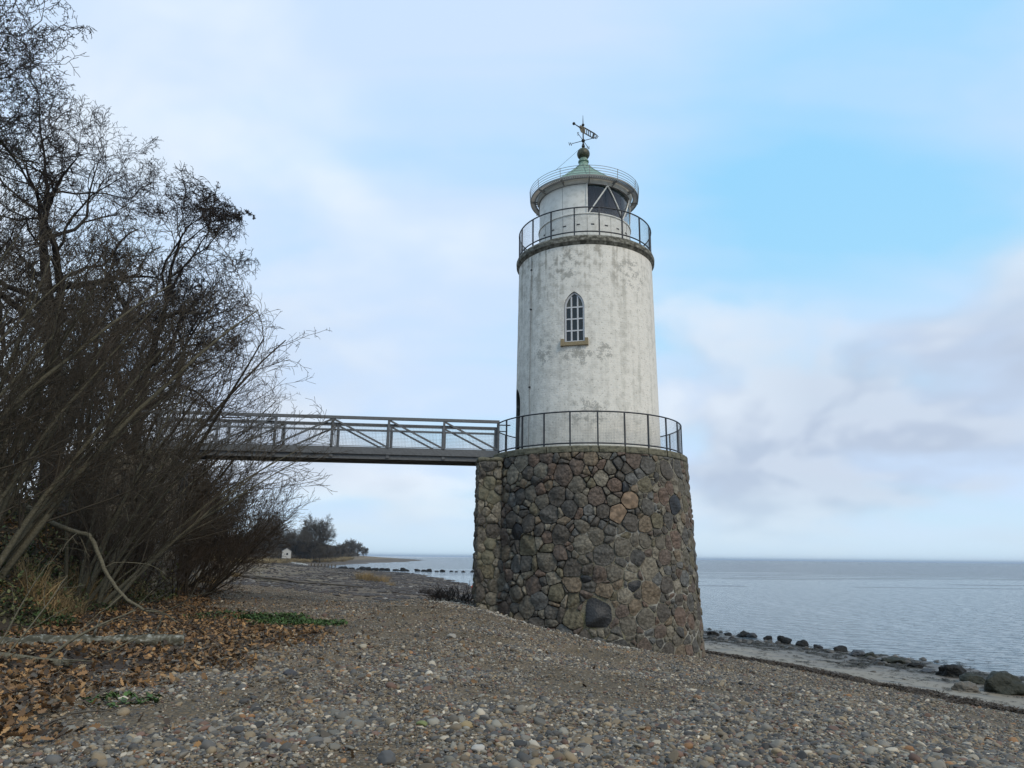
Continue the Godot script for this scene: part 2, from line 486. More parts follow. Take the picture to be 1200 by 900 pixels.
func leaf_edge(d: float) -> float:
	# the right-hand edge of the fallen leaves
	return table([[-10.0, -4.3], [6.6, -4.3], [9.9, -4.5], [11.5, -3.9], [14.0, -3.9], [15.8, -3.9], [17.0, -5.2], [20.0, -7.5], [27.0, -10.9], [60.0, -24.0]], d) + noise_b.get_noise_2d(d * 12.0, 77.0) * 0.9

func build_sea() -> void:
	var mb := MB.new()
	var xs := PackedFloat32Array(); var ds := PackedFloat32Array()
	for s in lines([[0.0, 26000.0, 4.0, 1.22]]):
		xs.append(s)
	var full := PackedFloat32Array()
	for k in range(xs.size() - 1, 0, -1): full.append(-xs[k])
	full.append_array(xs)
	ds = lines([[-300.0, 0.0, 60.0, 1.0], [0.0, 30000.0, 4.0, 1.2]])
	for d in ds:
		for x in full: mb.v.append(Vector3(x, 0, -d))
	for j in ds.size() - 1:
		for k in full.size() - 1:
			var a := j * full.size() + k
			mb.quad(a, a + full.size(), a + full.size() + 1, a + 1)
	mb.smooth()
	for k in mb.n.size(): mb.n[k] = Vector3.UP
	var ripple := noise_tex(111, 0.022, FastNoiseLite.TYPE_SIMPLEX_SMOOTH, [], 1024, 5, true, 5.0)
	tag(put(mb.mesh(), "sea", water(ripple, 0.10, 2.2)), "calm grey-blue sea with small ripples reaching the horizon", "", "", "structure")
	# wind-ruffled water further out and in long streaks, a sheet just above
	var rb := MB.new()
	var wind := FastNoiseLite.new(); wind.seed = 9; wind.frequency = 0.01; wind.fractal_octaves = 3
	var rx := lines([[-260.0, 420.0, 9.0, 1.0]])
	var rd := lines([[46.0, 260.0, 1.2, 1.012]])
	for j in rd.size() - 1:
		for k in rx.size() - 1:
			var x := rx[k]; var d := rd[j]
			var n := wind.get_noise_2d(x * 0.35, d * 5.0) + 0.5 * wind.get_noise_2d(x * 1.2 + 300.0, d * 16.0)
			if n + smoothstep(90.0, 235.0, d) * 0.9 - 0.66 < 0.0: continue
			if x < shore(d) + 1.0: continue
			var b := rb.v.size()
			for q in [[rx[k], d], [rx[k], rd[j + 1]], [rx[k + 1], rd[j + 1]], [rx[k + 1], d]]:
				rb.v.append(Vector3(q[0], 0.006, -q[1])); rb.n.append(Vector3.UP)
			rb.quad(b, b + 1, b + 2, b + 3)
	for q in [[-26000.0, rx[0]], [rx[0], rx[rx.size() - 1]], [rx[rx.size() - 1], 26000.0]]:
		var d0: float = rd[rd.size() - 1]
		if q[1] == rx[0]: continue
		var b := rb.v.size()
		if q[0] > 0.0: d0 = 170.0
		for e in [[q[0], d0], [q[0], 29000.0], [q[1], 29000.0], [q[1], d0]]:
			rb.v.append(Vector3(e[0], 0.006, -e[1])); rb.n.append(Vector3.UP)
		rb.quad(b, b + 1, b + 2, b + 3)
	tag(put(rb.mesh(), "ruffled_water", water(ripple, 0.18, 4.6)), "darker wind-ruffled water further out to sea", "", "", "structure")

func water(ripple: Texture2D, rough: float, strength: float) -> StandardMaterial3D:
	var m := mat(lin(0.06, 0.078, 0.09), rough)
	m.metallic_specular = 0.5
	m.uv1_triplanar = true; m.uv1_world_triplanar = true
	m.uv1_scale = Vector3(0.022, 0.022, 0.085)
	m.normal_enabled = true
	m.normal_texture = ripple
	m.normal_scale = strength
	return m

# ------------------------------------------------------------------ lighthouse
func base_r(y: float) -> float:
	return lerpf(3.80, 3.47, clampf(y / 7.25, 0.0, 1.0))

func rim(a: float, r: float, y: float) -> Vector3:
	return Vector3(sin(a) * r, y, cos(a) * r)

func build_lighthouse() -> void:
	var L := thing("lighthouse", Vector3(TX, 0, -TD), "round white lighthouse on a tapered fieldstone base, copper roof and weather vane", "lighthouse")
	build_base(L)
	build_coping(L)
	build_gallery_rail("lower_railing", L, 7.44, 3.33, 1.12, 0.10, 22, deg_to_rad(-76), deg_to_rad(258), 9.5)
	build_tower(L)
	build_cornice(L)
	build_gallery_rail("upper_railing", L, 15.0, 2.52, 1.08, 0.15, 18, deg_to_rad(6), deg_to_rad(366), 3.0)
	build_lantern(L)
	build_roof(L)
	build_vane(L)

func clip(poly: PackedVector2Array, nrm: Vector2, off: float) -> PackedVector2Array:
	var out := PackedVector2Array()
	var m := poly.size()
	for k in m:
		var a := poly[k]; var b := poly[(k + 1) % m]
		var da := a.dot(nrm) - off; var db := b.dot(nrm) - off
		if da <= 0.0: out.append(a)
		if (da < 0.0 and db > 0.0) or (da > 0.0 and db < 0.0):
			out.append(a + (b - a) * (da / (da - db)))
	return out

func chaikin(p: PackedVector2Array, w := 0.25) -> PackedVector2Array:
	var out := PackedVector2Array()
	for k in p.size():
		var a := p[k]; var b := p[(k + 1) % p.size()]
		out.append(a.lerp(b, w)); out.append(a.lerp(b, 1.0 - w))
	return out

# packs discs of mixed size in a w x h rectangle (periodic in x when asked) and returns their power cells
func rubble(w: float, h: float, sizes: Array, tries: int, periodic: bool, fixed: Array) -> Array:
	var p := PackedVector2Array(); var r := PackedFloat32Array()
	for f in fixed:
		p.append(f[0]); r.append(f[1])
	var cell := {}
	for s in sizes:
		for k in tries:
			var q := Vector2(rng.randf() * w, rng.randf_range(-0.1, h + 0.1))
			var rad: float = s * rng.randf_range(0.8, 1.25)
			var ok := true
			for j in p.size():
				var dx := absf(q.x - p[j].x)
				if periodic: dx = minf(dx, w - dx)
				var dy := q.y - p[j].y
				var need := (rad + r[j]) * 0.86
				if dx * dx + dy * dy < need * need:
					ok = false
					break
			if ok:
				p.append(q); r.append(rad)
	var out := []
	for i in p.size():
		var c := PackedVector2Array([Vector2(-1, -1), Vector2(1, -1), Vector2(1, 1), Vector2(-1, 1)])
		for j in p.size():
			if j == i: continue
			var e := p[j] - p[i]
			if periodic:
				if e.x > w * 0.5: e.x -= w
				if e.x < -w * 0.5: e.x += w
			var l2 := e.length_squared()
			if l2 > 2.2: continue
			c = clip(c, e, 0.5 * (l2 + r[i] * r[i] - r[j] * r[j]))
			if c.size() < 3: break
		if c.size() < 3: continue
		c = clip(c, Vector2(0, 1), h - p[i].y)
		c = clip(c, Vector2(0, -1), p[i].y)
		if not periodic:
			c = clip(c, Vector2(1, 0), w - p[i].x)
			c = clip(c, Vector2(-1, 0), p[i].x)
		if c.size() < 3: continue
		out.append([p[i], c, r[i]])
	return out

# outline pulled in by the joint width and rounded
func stone_outline(c: PackedVector2Array, gap: float, round_: int) -> PackedVector2Array:
	var mid := Vector2.ZERO
	for q in c: mid += q
	mid /= c.size()
	var o := c
	for k in c.size():
		var a := c[k]; var b := c[(k + 1) % c.size()]
		var e := (b - a)
		if e.length() < 0.004: continue
		var nn := Vector2(e.y, -e.x).normalized()
		if nn.dot(mid - a) > 0.0: nn = -nn
		o = clip(o, nn, a.dot(nn) - gap)
		if o.size() < 3: return PackedVector2Array()
	# drop slivers, then round
	var s := PackedVector2Array()
	for k in o.size():
		if s.is_empty() or o[k].distance_to(s[s.size() - 1]) > 0.03: s.append(o[k])
	if s.size() > 2 and s[0].distance_to(s[s.size() - 1]) < 0.03: s.remove_at(s.size() - 1)
	if s.size() < 3: return PackedVector2Array()
	for k in round_: s = chaikin(s, 0.17 if k == 0 else 0.25)
	return s

# one stone: a split, uneven face with its own edge, and sides that run back into the mortar; place maps (s, y, height) to space
func stone_into(mb: MB, o: PackedVector2Array, bulge: float, sink: float, at: Vector2, place: Callable) -> void:
	var mid := Vector2.ZERO
	for q in o: mid += q
	mid /= o.size()
	var m := o.size()
	var tilt := Vector2(rng.randfn(), rng.randfn()) * 0.09
	# two or three cleavage planes that cut the face off towards one side
	var cuts := []
	for k in 3:
		var ca := rng.randf() * TAU
		cuts.append([Vector2(cos(ca), sin(ca)), rng.randf_range(0.0, 0.09), rng.randf_range(0.15, 0.55)])
	var face := func(u: Vector2, edge: float) -> float:
		var g := noise_b.get_noise_3d((at.x + u.x) * 70.0, (at.y + u.y) * 70.0, at.x * 10.0)
		var hh := bulge * (1.0 - 0.30 * edge * edge) + (u - mid).dot(tilt)
		for c in cuts: hh -= maxf((u - mid).dot(c[0]) - c[1], 0.0) * c[2]
		return maxf(hh + g * 0.028, 0.006)
	var rings := [1.0, 0.93, 0.66, 0.34]
	var b := mb.v.size()
	for q in o:
		var g := noise_b.get_noise_2d((at.x + q.x) * 120.0, (at.y + q.y) * 120.0) * 0.016
		mb.v.append(place.call(at.x + q.x, at.y + q.y, -sink))
		mb.v.append(place.call(at.x + q.x + g, at.y + q.y - g, face.call(q, 1.0) * 0.72))
	for q in m:
		var q2 := (q + 1) % m
		mb.quad(b + q * 2, b + q * 2 + 1, b + q2 * 2 + 1, b + q2 * 2)
	var f := mb.v.size()
	for k in rings.size():
		for q in o:
			var u: Vector2 = mid + (q - mid) * rings[k]
			var g := noise_b.get_noise_2d((at.x + u.x) * 120.0, (at.y + u.y) * 120.0) * 0.016
			mb.v.append(place.call(at.x + u.x + g, at.y + u.y - g, face.call(u, rings[k]) * (0.72 if k == 0 else 1.0)))
	mb.v.append(place.call(at.x + mid.x, at.y + mid.y, face.call(mid, 0.0)))
	var cc := mb.v.size() - 1
	for k in rings.size() - 1:
		for q in m:
			var a0 := f + k * m
			mb.quad(a0 + q, a0 + m + q, a0 + m + (q + 1) % m, a0 + (q + 1) % m)
	for q in m: mb.tri(cc, f + 3 * m + (q + 1) % m, f + 3 * m + q)

func build_base(L: Node3D) -> void:
	var B := part("stone_base", L)
	var w := TAU * 3.6
	# s = 0 faces away from the photograph; s = w / 2 faces +z
	var to_s := func(px_a: float) -> float: return w * 0.5 + deg_to_rad(px_a) * 3.6
	# [centre, radius, material]; a dark squared block low on the seaward side and two orange stones high up
	var fixed := [[Vector2(to_s.call(-2.0), 2.45), 0.47, "black"], [Vector2(to_s.call(16.0), 5.75), 0.27, "orange"], [Vector2(to_s.call(8.5), 5.35), 0.27, "orange"], [Vector2(to_s.call(12.0), 1.02), 0.2, "black"], [Vector2(to_s.call(19.0), 1.15), 0.16, "white"], [Vector2(to_s.call(56.0), 1.0), 0.16, "white"], [Vector2(to_s.call(15.0), 3.2), 0.17, "black"]]
	var cells := rubble(w, 7.24, [0.255, 0.20, 0.155, 0.12, 0.085, 0.06, 0.042], 1100, true, fixed)
	# the ones most turned to the photograph's side become parts
	var order := []
	for k in cells.size():
		var ang: float = absf(cells[k][0].x / 3.6 - PI + deg_to_rad(6.0))
		var low: bool = cells[k][0].y < 0.5
		order.append([ang + (4.0 if low else 0.0) + (0.45 if cells[k][2] < 0.10 else 0.0), k])
	order.sort_custom(func(a, b): return a[0] < b[0])
	var place := func(s: float, y: float, hh: float) -> Vector3: return rim(s / 3.6 - PI, base_r(y) + hh, y)
	var rest := MB.new()
	var count := 0
	for e in order:
		var k: int = e[1]
		var at: Vector2 = cells[k][0]
		var side := at.x / 3.6 - PI          # negative: landward, joints open and deep; positive: joints pointed
		var pointed := smoothstep(-0.35, 0.35, side + noise_a.get_noise_2d(at.x * 8.0, at.y * 8.0) * 0.5 + (3.2 - at.y) * 0.05)
		var gap := lerpf(0.010, 0.019, pointed) * rng.randf_range(0.6, 1.5)
		var o := stone_outline(cells[k][1], gap, 1)
		if k == 0:
			var sq: PackedVector2Array = cells[0][1]
			for pn in [[Vector2(-1, 0.06), 0.36], [Vector2(1, 0.1), 0.40], [Vector2(0.02, -1), 0.43], [Vector2(0.42, 0.9), 0.36]]:
				sq = clip(sq, pn[0].normalized(), pn[1])
			o = stone_outline(sq, 0.012, 1)
		if o.is_empty(): continue
		var bulge := rng.randf_range(0.035, 0.075) * lerpf(1.25, 0.8, pointed)
		if count < 296 and e[0] < 4.0:
			var mb := MB.new()
			stone_into(mb, o, bulge if k > 0 else 0.13, 0.12, at, place)
			var g: Material = granite[[0, 0, 1, 2, 2, 3, 4, 5, 6, 7, 8, 8, 9, 10, 10][rng.randi() % 15]]
			if k < fixed.size(): g = {"black": M.black_stone, "orange": M.orange_stone, "white": M.white_stone}[fixed[k][2]]
			elif rng.randf() < 0.02: g = M.black_stone
			var st := put(mb.mesh(), "stone", g, B)
			if k == 0: st.set_meta("label", "black squared block set in pale mortar")
			count += 1
		else:
			stone_into(rest, o, bulge, 0.12, at, place)
			var rc: Color = granite[[0, 0, 1, 2, 3, 4, 5, 7, 8, 9, 10][rng.randi() % 11]].albedo_color.srgb_to_linear()
			while rest.c.size() < rest.v.size(): rest.c.append(rc)
	var ro := put(rest.mesh(), "rubble_stones", M.mixed_stone, B)
	tag(ro, "", "", "", "stuff")
	# mortar core
	var mb := MB.new()
	var na := 260; var ny := 76
	for j in ny + 1:
		var y := 7.24 * j / ny
		for k in na + 1:
			var a := TAU * k / na - PI
			var n := noise_a.get_noise_3d(sin(a) * 22.0, y * 8.0, cos(a) * 22.0)
			var n2 := noise_b.get_noise_3d(sin(a) * 90.0, y * 26.0, cos(a) * 90.0)
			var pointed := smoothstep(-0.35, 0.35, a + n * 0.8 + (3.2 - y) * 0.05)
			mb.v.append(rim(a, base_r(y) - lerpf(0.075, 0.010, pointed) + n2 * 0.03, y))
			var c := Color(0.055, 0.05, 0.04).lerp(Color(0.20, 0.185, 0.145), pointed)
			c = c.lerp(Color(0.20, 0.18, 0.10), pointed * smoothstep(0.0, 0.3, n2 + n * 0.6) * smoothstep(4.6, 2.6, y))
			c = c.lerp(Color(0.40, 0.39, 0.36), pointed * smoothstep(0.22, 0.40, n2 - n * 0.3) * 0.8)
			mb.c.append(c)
	for j in ny:
		for k in na:
			var a := j * (na + 1) + k
			mb.quad(a, a + na + 1, a + na + 2, a + 1)
	mb.smooth()
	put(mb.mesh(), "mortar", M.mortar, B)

func build_coping(L: Node3D) -> void:
	var B := part("coping", L)
	var m := 26
	for k in m:
		var a0 := TAU * k / m + 0.004; var a1 := TAU * (k + 1) / m - 0.004
		var r1 := 3.505 + rng.randf_range(-0.008, 0.008)
		var mb := MB.new()
		mb.lathe([Vector2(2.3, 7.225), Vector2(r1 - 0.02, 7.225), Vector2(r1, 7.245), Vector2(r1, 7.415), Vector2(r1 - 0.025, 7.44), Vector2(2.3, 7.455)], 8, a0, a1)
		for s in [a0, a1]:
			var b := mb.v.size()
			for q in [Vector2(2.3, 7.225), Vector2(r1, 7.225), Vector2(r1, 7.43), Vector2(2.3, 7.45)]:
				mb.v.append(rim(s, q.x, q.y)); mb.n.append(rim(s + (PI / 2 if s == a1 else -PI / 2), 1.0, 0.0))
			mb.quad(b, b + 1, b + 2, b + 3)
		put(mb.mesh(), "coping_stone", M.coping, B)

func build_gallery_rail(called: String, L: Node3D, y0: float, r: float, h: float, lift: float, posts: int, a0: float, a1: float, phase: float) -> void:
	var B := part(called, L)
	for y in [y0 + h, y0 + lift]:
		var mb := MB.new()
		mb.arc_tube(y, r, 0.024, a0, a1, 96, 8)
		put(mb.mesh(), "rail", M.rail, B)
	for k in posts + (1 if a1 - a0 < 6.2 else 0):
		var a := lerpf(a0, a1, float(k) / posts)
		var mb := MB.new()
		mb.box(rim(a, r, y0 + h * 0.5 - 0.01), rim(a + PI / 2, 1, 0), Vector3.UP, rim(a, 1, 0), Vector3(0.021, h * 0.5, 0.021))
		put(mb.mesh(), "post", M.rail, B)
	# welded wire mesh, panel by panel
	for k in posts:
		var b0 := lerpf(a0, a1, float(k) / posts); var b1 := lerpf(a0, a1, float(k + 1) / posts)
		var mb := MB.new()
		var rr := r - 0.03
		var y := y0 + lift + 0.05
		while y < y0 + h - 0.02:
			mb.arc_tube(y, rr, 0.0022, b0, b1, 5, 3)
			y += 0.05
		var nv := int((b1 - b0) * r / 0.05)
		for q in nv:
			var a := lerpf(b0, b1, (q + 0.5) / nv)
			mb.stick(rim(a, rr, y0 + lift), rim(a, rr, y0 + h), 0.0022, 3)
		tag(put(mb.mesh(), "wire_mesh", M.wire, B), "", "", "", "stuff")

const WY0 := 11.12
const WY1 := 12.93
const WSP := 12.38
const WA := -0.255       # direction of the window
const DY0 := 7.46
const DY1 := 9.95
const DA := -1.45        # direction of the door, towards the bridge

func tower_r(y: float) -> float:
	return lerpf(2.61, 2.515, clampf((y - 7.4) / 7.4, 0.0, 1.0))

func arch_w(y: float, hw: float, spring: float, top: float) -> float:
	if y <= spring: return hw
	var rise := top - spring
	var sum := rise * rise / hw
	var r := (sum + hw) * 0.5; var c := (sum - hw) * 0.5
	var h := minf(y - spring, rise)
	return maxf(sqrt(maxf(r * r - h * h, 0.0)) - c, 0.0)

func build_tower(L: Node3D) -> void:
	var mb := MB.new()
	# rows: fine, with the openings' edges on rows
	var rows := PackedFloat32Array()
	var y := 7.43
	while y < 14.8:
		rows.append(y); y += 0.08
	for e in [WY0, WSP, WY1 - 0.001, DY1 - 0.001, 9.25]:
		rows.append(e)
	rows.append(14.8)
	rows.sort()
	var hole := func(a: float, yy: float) -> float: return 0.0
	var spans := [[WA, 0.35, WY0, WSP, WY1], [DA, 0.55, 0.0, 9.25, DY1]]
	# columns between the openings; each opening has its own half-width strips
	var band := 0.20
	var edges := []
	var a_start := DA - band * 1.6
	for j in rows.size():
		var yy := rows[j]
		var r := tower_r(yy)
		var cols := PackedFloat32Array()
		for s in spans:
			var b: float = band if s[0] == WA else band * 1.6
			var w := 0.0
			if yy >= s[2] - 1e-4 and yy <= s[4] + 1e-4: w = arch_w(yy, s[1], s[3], s[4]) / r
			cols.append(s[0] - b); cols.append(s[0] - w); cols.append(s[0] + w); cols.append(s[0] + b)
		edges.append(cols)
	# order by angle: door first (DA < WA)
	var seg := [[0, 4, 5, 6], [0, 6, 7, 6], [1, 7, 0, 20], [0, 0, 1, 6], [0, 2, 3, 6], [1, 3, -1, 76]]
	for sg in seg:
		var m: int = sg[3]
		var b := mb.v.size()
		for j in rows.size():
			var yy := rows[j]; var r := tower_r(yy)
			var lo: float = edges[j][sg[1]]
			var hi: float = edges[j][sg[2]] if sg[2] >= 0 else edges[j][4] + TAU
			for k in m + 1:
				var a := lerpf(lo, hi, float(k) / m)
				var lump := noise_b.get_noise_3d(sin(a) * 60.0, yy * 28.0, cos(a) * 60.0) * 0.006
				var q := rim(a, r + lump, yy)
				mb.v.append(q); mb.n.append(rim(a, 1.0, 0.012).normalized())
				mb.uv.append(Vector2(fposmod(a + PI, TAU) / TAU if a < PI else (a + PI) / TAU, 1.0 - (yy - 7.43) / 7.37))
		for j in rows.size() - 1:
			for k in m:
				var p := b + j * (m + 1) + k
				mb.quad(p, p + m + 1, p + m + 2, p + 1)
	# reveals of both openings
	for s in spans:
		var outline := PackedVector2Array()
		var yb: float = maxf(s[2], 7.43)
		for k in 25:
			var yy := lerpf(yb, s[4], 1.0 - pow(1.0 - k / 24.0, 1.8))
			outline.append(Vector2(-arch_w(yy, s[1], s[3], s[4]), yy))
		for k in range(23, -1, -1): outline.append(Vector2(-outline[k].x, outline[k].y))
		outline.append(outline[0])
		var b := mb.v.size()
		for k in outline.size():
			var yy := outline[k].y; var r := tower_r(yy)
			for dep in [0.0, 0.26 if s[0] == WA else 0.45]:
				mb.v.append(rim(s[0] + outline[k].x / r, r - dep, yy))
				var nn := rim(s[0], 0, 0) * 0.0 + rim(s[0] + PI / 2, -signf(outline[k].x), 0)
				if outline[k].y > s[3]: nn = (nn + Vector3.DOWN).normalized()
				mb.n.append(nn)
				mb.uv.append(Vector2((s[0] + PI) / TAU, 1.0 - (yy - 7.43) / 7.37))
		for k in outline.size() - 1:
			mb.quad(b + k * 2, b + k * 2 + 1, b + k * 2 + 3, b + k * 2 + 2)
	var imgs := wall_images()
	var m := mat(Color.WHITE, 0.9)
	m.albedo_texture = ImageTexture.create_from_image(imgs[0])
	m.heightmap_enabled = true
	m.heightmap_texture = ImageTexture.create_from_image(imgs[1])
	m.heightmap_scale = 1.2
	put(mb.mesh(), "tower_wall", m, L)
	build_window(L)
	# door
	var D := part("door", L)
	var db := MB.new()
	var rr := tower_r(8.5) - 0.42
	var side := rim(DA + PI / 2, 1, 0)
	var c0 := rim(DA, rr, 0)
	db.box(c0 + Vector3.UP * 8.35, side, Vector3.UP, rim(DA, 1, 0), Vector3(0.56, 0.92, 0.025))
	put(db.mesh(), "door_leaf", M.frame_paint, D)
	db = MB.new()
	db.box(c0 + Vector3.UP * 9.62, side, Vector3.UP, rim(DA, 1, 0), Vector3(0.56, 0.34, 0.02))
	put(db.mesh(), "fanlight", M.dark_glass, D)
	# lightning conductor down the landward side
	var C := part("conductor_cable", L)
	var ca := deg_to_rad(-55.0)
	var cb := MB.new()
	var pts := PackedVector3Array(); var rad := PackedFloat32Array()
	for k in 16:
		var yy := lerpf(14.6, 7.45, k / 15.0)
		pts.append(rim(ca + 0.006 * sin(k * 1.7), tower_r(yy) + 0.03, yy)); rad.append(0.011)
	cb.tube(pts, rad, 5)
	put(cb.mesh(), "cable", M.seam, C)
	for yy in [14.1, 12.6, 9.75]:
		cb = MB.new()
		cb.box(rim(ca, tower_r(yy) + 0.02, yy), rim(ca + PI / 2, 1, 0), Vector3.UP, rim(ca, 1, 0), Vector3(0.03, 0.025, 0.03))
		put(cb.mesh(), "clip", M.iron, C)

func blob(x: float, y: float, cx: float, cy: float, rx: float, ry: float) -> float:
	var u := (x - cx) / rx; var w := (y - cy) / ry
	return clampf(1.0 - (u * u + w * w), 0.0, 1.0)

# whitewash over brick: colour with grime, peeled patches and runs of algae, and a height image with the courses
func wall_images() -> Array:
	var w := 1536; var h := 768
	var f := FastNoiseLite.new(); f.seed = 301; f.frequency = 1.0; f.fractal_octaves = 5
	var g := FastNoiseLite.new(); g.seed = 302; g.frequency = 1.0; g.fractal_octaves = 3
	var col := PackedByteArray(); col.resize(w * h * 3)
	var hgt := PackedByteArray(); hgt.resize(w * h)
	var k := 0
	var q := 0
	for j in h:
		var y := 14.8 - 7.37 * (j + 0.5) / h
		for i in w:
			var a := TAU * (i + 0.5) / w - PI
			var s := a * 2.55
			# s wraps where nobody sees it, behind the tower
			var fine := f.get_noise_2d(s * 2.6, y * 2.6)
			var mid := g.get_noise_2d(s * 0.9 + 50.0, y * 0.9)
			var run := g.get_noise_2d(s * 3.2, y * 0.22 + 9.0)
			var spk := f.get_noise_2d(s * 9.0 + 20.0, y * 9.0)
			var r := 0.82; var gg := 0.785; var b := 0.705
			var vert := g.get_noise_2d(s * 5.5 + 140.0, y * 0.30)
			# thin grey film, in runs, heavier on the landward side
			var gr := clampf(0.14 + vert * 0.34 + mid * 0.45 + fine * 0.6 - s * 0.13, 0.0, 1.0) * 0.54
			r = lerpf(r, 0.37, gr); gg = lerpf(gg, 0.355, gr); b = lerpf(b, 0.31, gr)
			# brown runs from the cornice
			var up := clampf((y - 12.0) / 2.6, 0.0, 1.0)
			var rn := clampf((run + vert * 0.5 + fine * 0.8 + 0.02) * 2.0, 0.0, 1.0) * (0.10 + 0.90 * up) * clampf(0.85 - s * 0.2, 0.3, 1.0)
			r = lerpf(r, 0.27, rn * 0.62); gg = lerpf(gg, 0.24, rn * 0.62); b = lerpf(b, 0.18, rn * 0.62)
			# green-grey runs on the seaward side
			var rs := clampf((g.get_noise_2d(s * 3.0 + 80.0, y * 0.14) + fine * 0.5 + spk * 0.3 - 0.03) * 2.4, 0.0, 1.0) * clampf((s - 0.1) * 0.9, 0.0, 1.0)
			r = lerpf(r, 0.43, rs * 0.36); gg = lerpf(gg, 0.42, rs * 0.36); b = lerpf(b, 0.36, rs * 0.36)
			# peeled patches: under and right of the window, under the cornice at the right, low at the left
			var pl := blob(s, y, -0.55, 10.65, 0.65, 0.42) + blob(s, y, 0.35, 10.75, 0.35, 0.40) + blob(s, y, 1.5, 13.7, 0.9, 0.8) * 0.45 + blob(s, y, -1.75, 10.9, 0.5, 0.7) * 0.6 + blob(s, y, -0.2, 8.7, 0.9, 0.6) * 0.5 + blob(s, y, -1.0, 13.9, 0.7, 0.8) * 0.5
			pl = clampf((pl * 0.8 + fine * 1.5 + spk * 1.5 - 0.42) * 2.6, 0.0, 1.0) * clampf(pl * 3.0, 0.0, 1.0)
			r = lerpf(r, 0.31, pl * 0.7); gg = lerpf(gg, 0.30, pl * 0.7); b = lerpf(b, 0.265, pl * 0.7)
			# fresh flakes of limewash and dark specks
			var fl := clampf((spk - 0.28) * 5.0, 0.0, 1.0)
			r = lerpf(r, 0.76, fl * 0.6); gg = lerpf(gg, 0.76, fl * 0.6); b = lerpf(b, 0.73, fl * 0.6)
			var dk := clampf((-spk - 0.36) * 6.0, 0.0, 1.0)
			r = lerpf(r, 0.20, dk * 0.5); gg = lerpf(gg, 0.19, dk * 0.5); b = lerpf(b, 0.16, dk * 0.5)
			col[k] = int(255.0 * pow(r, 0.4545)); col[k + 1] = int(255.0 * pow(gg, 0.4545)); col[k + 2] = int(255.0 * pow(b, 0.4545))
			k += 3
			var course := absf(fposmod(y / 0.078 + fine * 0.25, 1.0) - 0.5) * 2.0
			var joint := clampf((course - 0.72) * 4.0, 0.0, 1.0)
			hgt[q] = int(clampf(150.0 + fine * 90.0 + spk * 60.0 - joint * 38.0 - pl * 30.0, 0.0, 255.0))
			q += 1
	return [Image.create_from_data(w, h, false, Image.FORMAT_RGB8, col), Image.create_from_data(w, h, false, Image.FORMAT_L8, hgt)]

func build_window(L: Node3D) -> void:
	var W := part("window", L)
	W.set_meta("label", "arched window with grey glazing bars and a tan sill")
	var r := tower_r(12.0) - 0.11
	var out := rim(WA, 1, 0); var side := rim(WA + PI / 2, 1, 0)
	var o := out * r
	# frame: an arched band
	var mb := MB.new()
	var outer := PackedVector2Array(); var inner := PackedVector2Array()
	var m := 30
	for k in m + 1:
		var yy := lerpf(WY0, WY1, 1.0 - pow(1.0 - float(k) / m, 1.7))
		outer.append(Vector2(-arch_w(yy, 0.355, WSP, WY1 + 0.005), yy))
	for k in range(m - 1, -1, -1): outer.append(Vector2(-outer[k].x, outer[k].y))
	var ymid := 11.9
	for q in outer:
		inner.append(Vector2(q.x * (1.0 - 0.068 / 0.355), ymid + (q.y - ymid) * (1.0 - 0.07 / 0.95)))
	var nn := outer.size()
	for k in nn:
		for z in [0.045, -0.045]:
			for q in [outer[k], inner[k]]:
				mb.v.append(o + side * q.x + Vector3.UP * q.y + out * z)
	for k in nn:
		var a := k * 4; var b := ((k + 1) % nn) * 4
		mb.quad(a, b, b + 1, a + 1)
		mb.quad(a + 1, b + 1, b + 3, a + 3)
		mb.quad(a + 2, a + 3, b + 3, b + 2)
	mb.flat()
	put(mb.mesh(), "frame", M.frame_paint, W)
	for x in [-0.108, 0.108]:
		mb = MB.new()
		var top := WY1 - 0.16
		mb.box(o + side * x + Vector3.UP * (WY0 + top) * 0.5, side, Vector3.UP, out, Vector3(0.025, (top - WY0) * 0.5, 0.03))
		put(mb.mesh(), "glazing_bar", M.frame_paint, W)
	var ys := [WY0 + 0.05, 11.54, 11.96, 12.38, WY1 - 0.04]
	for k in 3:
		mb = MB.new()
		mb.box(o + Vector3.UP * ys[k + 1], side, Vector3.UP, out, Vector3(0.31, 0.023, 0.026))
		put(mb.mesh(), "glazing_bar", M.frame_paint, W)
	var xs := [-0.33, -0.108, 0.108, 0.33]
	for j in 4:
		for c in 3:
			mb = MB.new()
			var base := mb.v.size()
			var steps := 6
			for k in steps + 1:
				var yy := lerpf(ys[j], ys[j + 1], float(k) / steps)
				var w := arch_w(yy, 0.335, WSP, WY1 - 0.02)
				for x in [xs[c], xs[c + 1]]:
					mb.v.append(o + side * clampf(x, -w, w) + Vector3.UP * yy + out * rng.randf_range(-0.003, 0.003))
			for k in steps: mb.quad(base + k * 2, base + k * 2 + 2, base + k * 2 + 3, base + k * 2 + 1)
			mb.smooth()
			put(mb.mesh(), "pane", M.olive_glass if j == 3 and c != 1 else M.dark_glass, W)
	# sill with raised ends
	mb = MB.new()
	var rs := tower_r(11.0) - 0.06
	mb.box(out * rs + Vector3.UP * 11.045, side, Vector3.UP, out, Vector3(0.47, 0.065, 0.13))
	for s in [-1.0, 1.0]:
		mb.box(out * (rs - 0.012) + side * s * 0.415 + Vector3.UP * 11.155, side, Vector3.UP, out, Vector3(0.052, 0.075, 0.125))
	put(mb.mesh(), "sill", M.sill, W)
	# dark room behind the panes
	mb = MB.new()
	mb.box(out * (r - 0.12) + Vector3.UP * 12.0, side, Vector3.UP, out, Vector3(0.40, 0.98, 0.03))
	put(mb.mesh(), "blind", M.slot, W)

